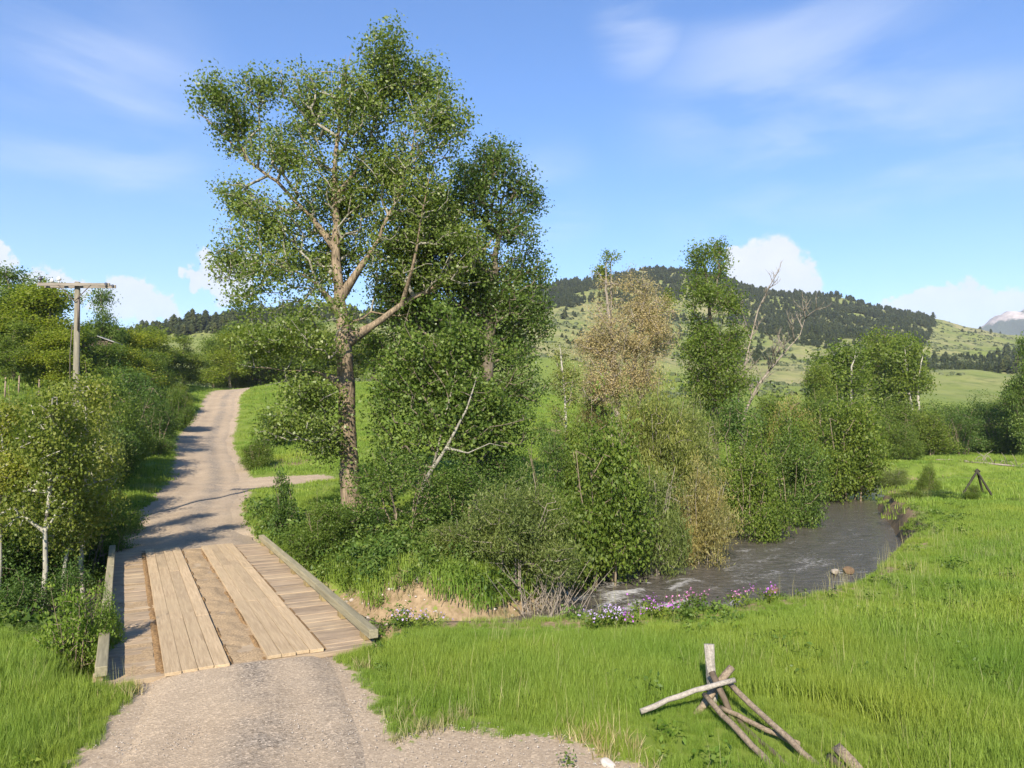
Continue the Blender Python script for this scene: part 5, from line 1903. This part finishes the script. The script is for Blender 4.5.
def scatter(name, pts, tufts, smin, smax, label, hz=None):
    """point mesh + geometry nodes that set a random tuft on every point"""
    Z = ground_z(pts[:, 0], pts[:, 1])
    me = bpy.data.meshes.new(name)
    me.vertices.add(len(pts))
    me.vertices.foreach_set('co', np.stack([pts[:, 0], pts[:, 1], Z], 1).astype(np.float32).ravel())
    sc = rng.uniform(smin, smax, len(pts)) * (hz if hz is not None else 1.0)
    a = me.attributes.new('tuft_scale', 'FLOAT', 'POINT'); a.data.foreach_set('value', sc.astype(np.float32))
    me.update()
    o = link(name, me)
    ng = bpy.data.node_groups.new(name + '_nodes', 'GeometryNodeTree')
    ng.interface.new_socket('Geometry', in_out='INPUT', socket_type='NodeSocketGeometry')
    ng.interface.new_socket('Geometry', in_out='OUTPUT', socket_type='NodeSocketGeometry')
    gi = ng.nodes.new('NodeGroupInput'); go = ng.nodes.new('NodeGroupOutput')
    g2i = ng.nodes.new('GeometryNodeGeometryToInstance')
    for t in tufts:
        to = bpy.data.objects.new('tuft', t)
        oi = ng.nodes.new('GeometryNodeObjectInfo'); oi.inputs['Object'].default_value = to; oi.inputs['As Instance'].default_value = False
        ng.links.new(oi.outputs['Geometry'], g2i.inputs[0])
    ip = ng.nodes.new('GeometryNodeInstanceOnPoints')
    ng.links.new(gi.outputs[0], ip.inputs['Points'])
    ng.links.new(g2i.outputs[0], ip.inputs['Instance'])
    ip.inputs['Pick Instance'].default_value = True
    rv = ng.nodes.new('FunctionNodeRandomValue'); rv.data_type = 'FLOAT_VECTOR'
    rv.inputs[0].default_value = (-.12, -.12, 0); rv.inputs[1].default_value = (.12, .12, 6.283)
    ng.links.new(rv.outputs[0], ip.inputs['Rotation'])
    na = ng.nodes.new('GeometryNodeInputNamedAttribute'); na.data_type = 'FLOAT'; na.inputs['Name'].default_value = 'tuft_scale'
    ng.links.new(na.outputs[0], ip.inputs['Scale'])
    ng.links.new(ip.outputs[0], go.inputs[0])
    md = o.modifiers.new('scatter', 'NODES'); md.node_group = ng
    tag(o, label, kind='stuff')
    return o


tufts = [tuft_mesh('tuft', 64, .21, .34, .0085, M_grass, s) for s in range(5)]
wide = [tuft_mesh('tuft', 90, .44, .34, .017, M_grass, s + 10) for s in range(4)]
far_t = [tuft_mesh('tuft', 80, .95, .30, .040, M_grass, s + 20) for s in range(3)]


def ok_mask(x, y, margin=0.12):
    rs = road_sd(x, y) + fbm(x * 1.3, y * 1.3, 95) * 0.9
    ps = pull_sd(x, y) + fbm(x * 1.7, y * 1.7, 96) * 0.9
    d, hw, sd, al = poly_dist(CREEK, x, y)
    z = ground_z(x, y)
    shelf = np.hypot((x + 2.6) / 1.5, y - 19.8) < 1.0 + fbm(x, y, 97) * 2
    cutb = (np.hypot((x - 17.6) / .9, (y - 35.0) / 2.6) < 1.0)
    return (rs > margin) & (ps > 0.12) & (bridge_sd(x, y) > 0.12) & (z > -0.75) & ~(shelf & (rng.uniform(0, 1, x.shape) < .7)) & ~cutb


def cand(n, y0, y1, umin=-.80, umax=.80):
    y = np.sqrt(rng.uniform(y0 ** 2, y1 ** 2, n))
    x = rng.uniform(umin, umax, n) * y
    return x, y


x, y = cand(9000, 7.0, 14.5)
x = np.concatenate([x, rng.uniform(-8, 12, 4000)]); y = np.concatenate([y, rng.uniform(6, 15, 4000)])
k = ok_mask(x, y)
fen = np.hypot((x - 3.2) / 1.9, (y - 9.9) / 1.3) < 1.0
pb = pull_sd(x, y)
cd = poly_dist(CREEK, x, y)
lip = .40 + .60 * sstep(1.2, 4.0, cd[0] - cd[1])
hz = lip * np.where(fen, .42, 1.0) * (0.5 + 0.5 * sstep(.1, 1.0, np.minimum(road_sd(x, y), pb))) * (0.70 + 0.45 * vnoise(x * .5, y * .5, 99))
k &= ~(fen & (rng.uniform(0, 1, x.shape) < .3))
scatter('meadow_grass', np.stack([x[k], y[k]], 1), tufts, .8, 1.2, 'tall fresh green grass covering the near meadow', hz[k])
x, y = cand(17000, 14.0, 36)
k = ok_mask(x, y)
cd = poly_dist(CREEK, x, y)
lip = np.where(cd[2] > 0, .38 + .62 * sstep(1.5, 4.5, cd[0] - cd[1]), 1.0)
hz = lip * (0.55 + 0.45 * sstep(.1, 1.0, road_sd(x, y))) * (0.70 + 0.5 * vnoise(x * .35, y * .35, 99))
scatter('meadow_grass', np.stack([x[k], y[k]], 1), wide, .75, 1.2, 'fresh green grass of the middle meadow and road verges', hz[k])
x, y = cand(15000, 35, 118)
k = ok_mask(x, y, .25)
hz = (0.45 + 0.4 * sstep(.1, 1.2, road_sd(x, y))) * (0.7 + 0.6 * vnoise(x * .15, y * .15, 99))
scatter('meadow_grass', np.stack([x[k], y[k]], 1), far_t, .7, 1.1, 'green grass of the far meadow and slopes', hz[k])


# leafy undergrowth along the banks and in the gully
def weed_tuft(seed, n=70, w=.38, h=.55, mat=None):
    rg = np.random.default_rng(seed)
    c = np.stack([rg.normal(0, w * .5, n), rg.normal(0, w * .5, n), h * rg.uniform(.05, 1, n) ** .8], 1)
    V, F = leaves(c, 2, .06, .10, rg=rg, narrow=.5)
    return mesh_np('tuft', V, F, mats=(mat or M_weed,))


weeds = [weed_tuft(300 + i) for i in range(4)] + [weed_tuft(310, mat=M_dark), weed_tuft(311, mat=M_shrub)]
n = 9000
qx = rng.uniform(-26, 22, n); qy = rng.uniform(15, 50, n)
d, hw, sd, al = poly_dist(CREEK, qx, qy)
z = ground_z(qx, qy)
far_side = (sd < 0) & (d - hw < 7) & (d - hw > .9) & (qx > -9)
gully = (qx < -9.5) & (qy < 32)
rim = (sd > 0) & (d - hw > .7) & (d - hw < 1.8) & (qx < -1)
k = (far_side | gully | (rim & (rng.uniform(0, 1, n) < .5))) & (road_sd(qx, qy) > .5) & (bridge_sd(qx, qy) > .4) & (z > -.9)
k &= ~((np.hypot((qx + 2.6) / 1.5, qy - 19.8) < 1.3) & (rng.uniform(0, 1, n) < .6))
k &= ~((sd > 0) & (qx > 0) & (qy < 26) & (rng.uniform(0, 1, n) < .7))
scatter('undergrowth', np.stack([qx[k], qy[k]], 1), weeds, .7, 1.5, 'leafy weeds and undergrowth along the creek banks')
# taller seed stalks and broad leaved weeds dotted through the meadow
M_seed = grass_mat('seed_stalk', (.26, .27, .10), (.34, .32, .15), (.42, .38, .22))
stalks = [tuft_mesh('tuft', 7, .25, .62, .007, M_seed, s + 60, .25) for s in range(3)]
qx, qy = cand(2600, 8, 40)
k = ok_mask(qx, qy, .3) & (vnoise(qx * .4, qy * .4, 131) > .45) & (np.hypot((qx - 3.2) / 1.9, (qy - 9.9) / 1.3) > 1.0)
scatter('seed_stalks', np.stack([qx[k], qy[k]], 1), stalks, .6, 1.1, 'pale seed stalks standing above the meadow grass')
herbs = [weed_tuft(330 + i, 30, .22, .22) for i in range(3)] + [weed_tuft(335, 34, .24, .26, M_bright)]
qx, qy = cand(2400, 7.5, 36)
k = ok_mask(qx, qy, .1) & (vnoise(qx * .5, qy * .5, 132) > .5)
ps = pull_sd(qx, qy)
k |= (ps < .1) & (rng.uniform(0, 1, len(qx)) < .15) & (road_sd(qx, qy) > .2)
scatter('meadow_herbs', np.stack([qx[k], qy[k]], 1), herbs, .4, 1.1, 'low broad leaved herbs scattered in the meadow and pullout')
# dry stalks at road edges
n = 5000
qx = rng.uniform(-14, 4, n); qy = rng.uniform(7.5, 34, n)
rs = road_sd(qx, qy); ps = pull_sd(qx, qy)
e = np.minimum(rs, ps)
k = (e > -.05) & (e < .55) & (bridge_sd(qx, qy) > .1) & (fbm(qx * .8, qy * .8, 98) > .03)
shelf = (np.hypot((qx + 3.2) / 1.6, qy - 20.3) < 2.6) & (rng.uniform(0, 1, n) < .4)
k |= shelf
dryt = [tuft_mesh('tuft', 26, .16, .22, .012, M_dryg, s + 30, .6) for s in range(3)]
scatter('dry_grass', np.stack([qx[k], qy[k]], 1), dryt, .6, 1.2, 'dry straw coloured grass at the road edges')


# ------------------------------------------------------------------ air
def haze():
    me = bpy.data.meshes.new('haze')
    x0, x1, y0, y1, z0, z1 = -9000, 9000, -200, 9000, -30, 1100
    v = [(x0, y0, z0), (x1, y0, z0), (x1, y1, z0), (x0, y1, z0), (x0, y0, z1), (x1, y0, z1), (x1, y1, z1), (x0, y1, z1)]
    me.from_pydata(v, [], [(0, 3, 2, 1), (4, 5, 6, 7), (0, 1, 5, 4), (1, 2, 6, 5), (2, 3, 7, 6), (3, 0, 4, 7)])
    m, nt = mat_new('thin_air')
    pv = nnode(nt, 'ShaderNodeVolumePrincipled')
    pv.inputs['Color'].default_value = (.80, .87, 1.0, 1)
    pv.inputs['Density'].default_value = HAZE_D
    pv.inputs['Anisotropy'].default_value = 0.0
    o = nnode(nt, 'ShaderNodeOutputMaterial')
    nt.links.new(pv.outputs[0], o.inputs['Volume'])
    me.materials.append(m)
    tag(link('haze', me), 'thin blue air over the valley', kind='stuff')


HAZE_D = 0.0001
haze()
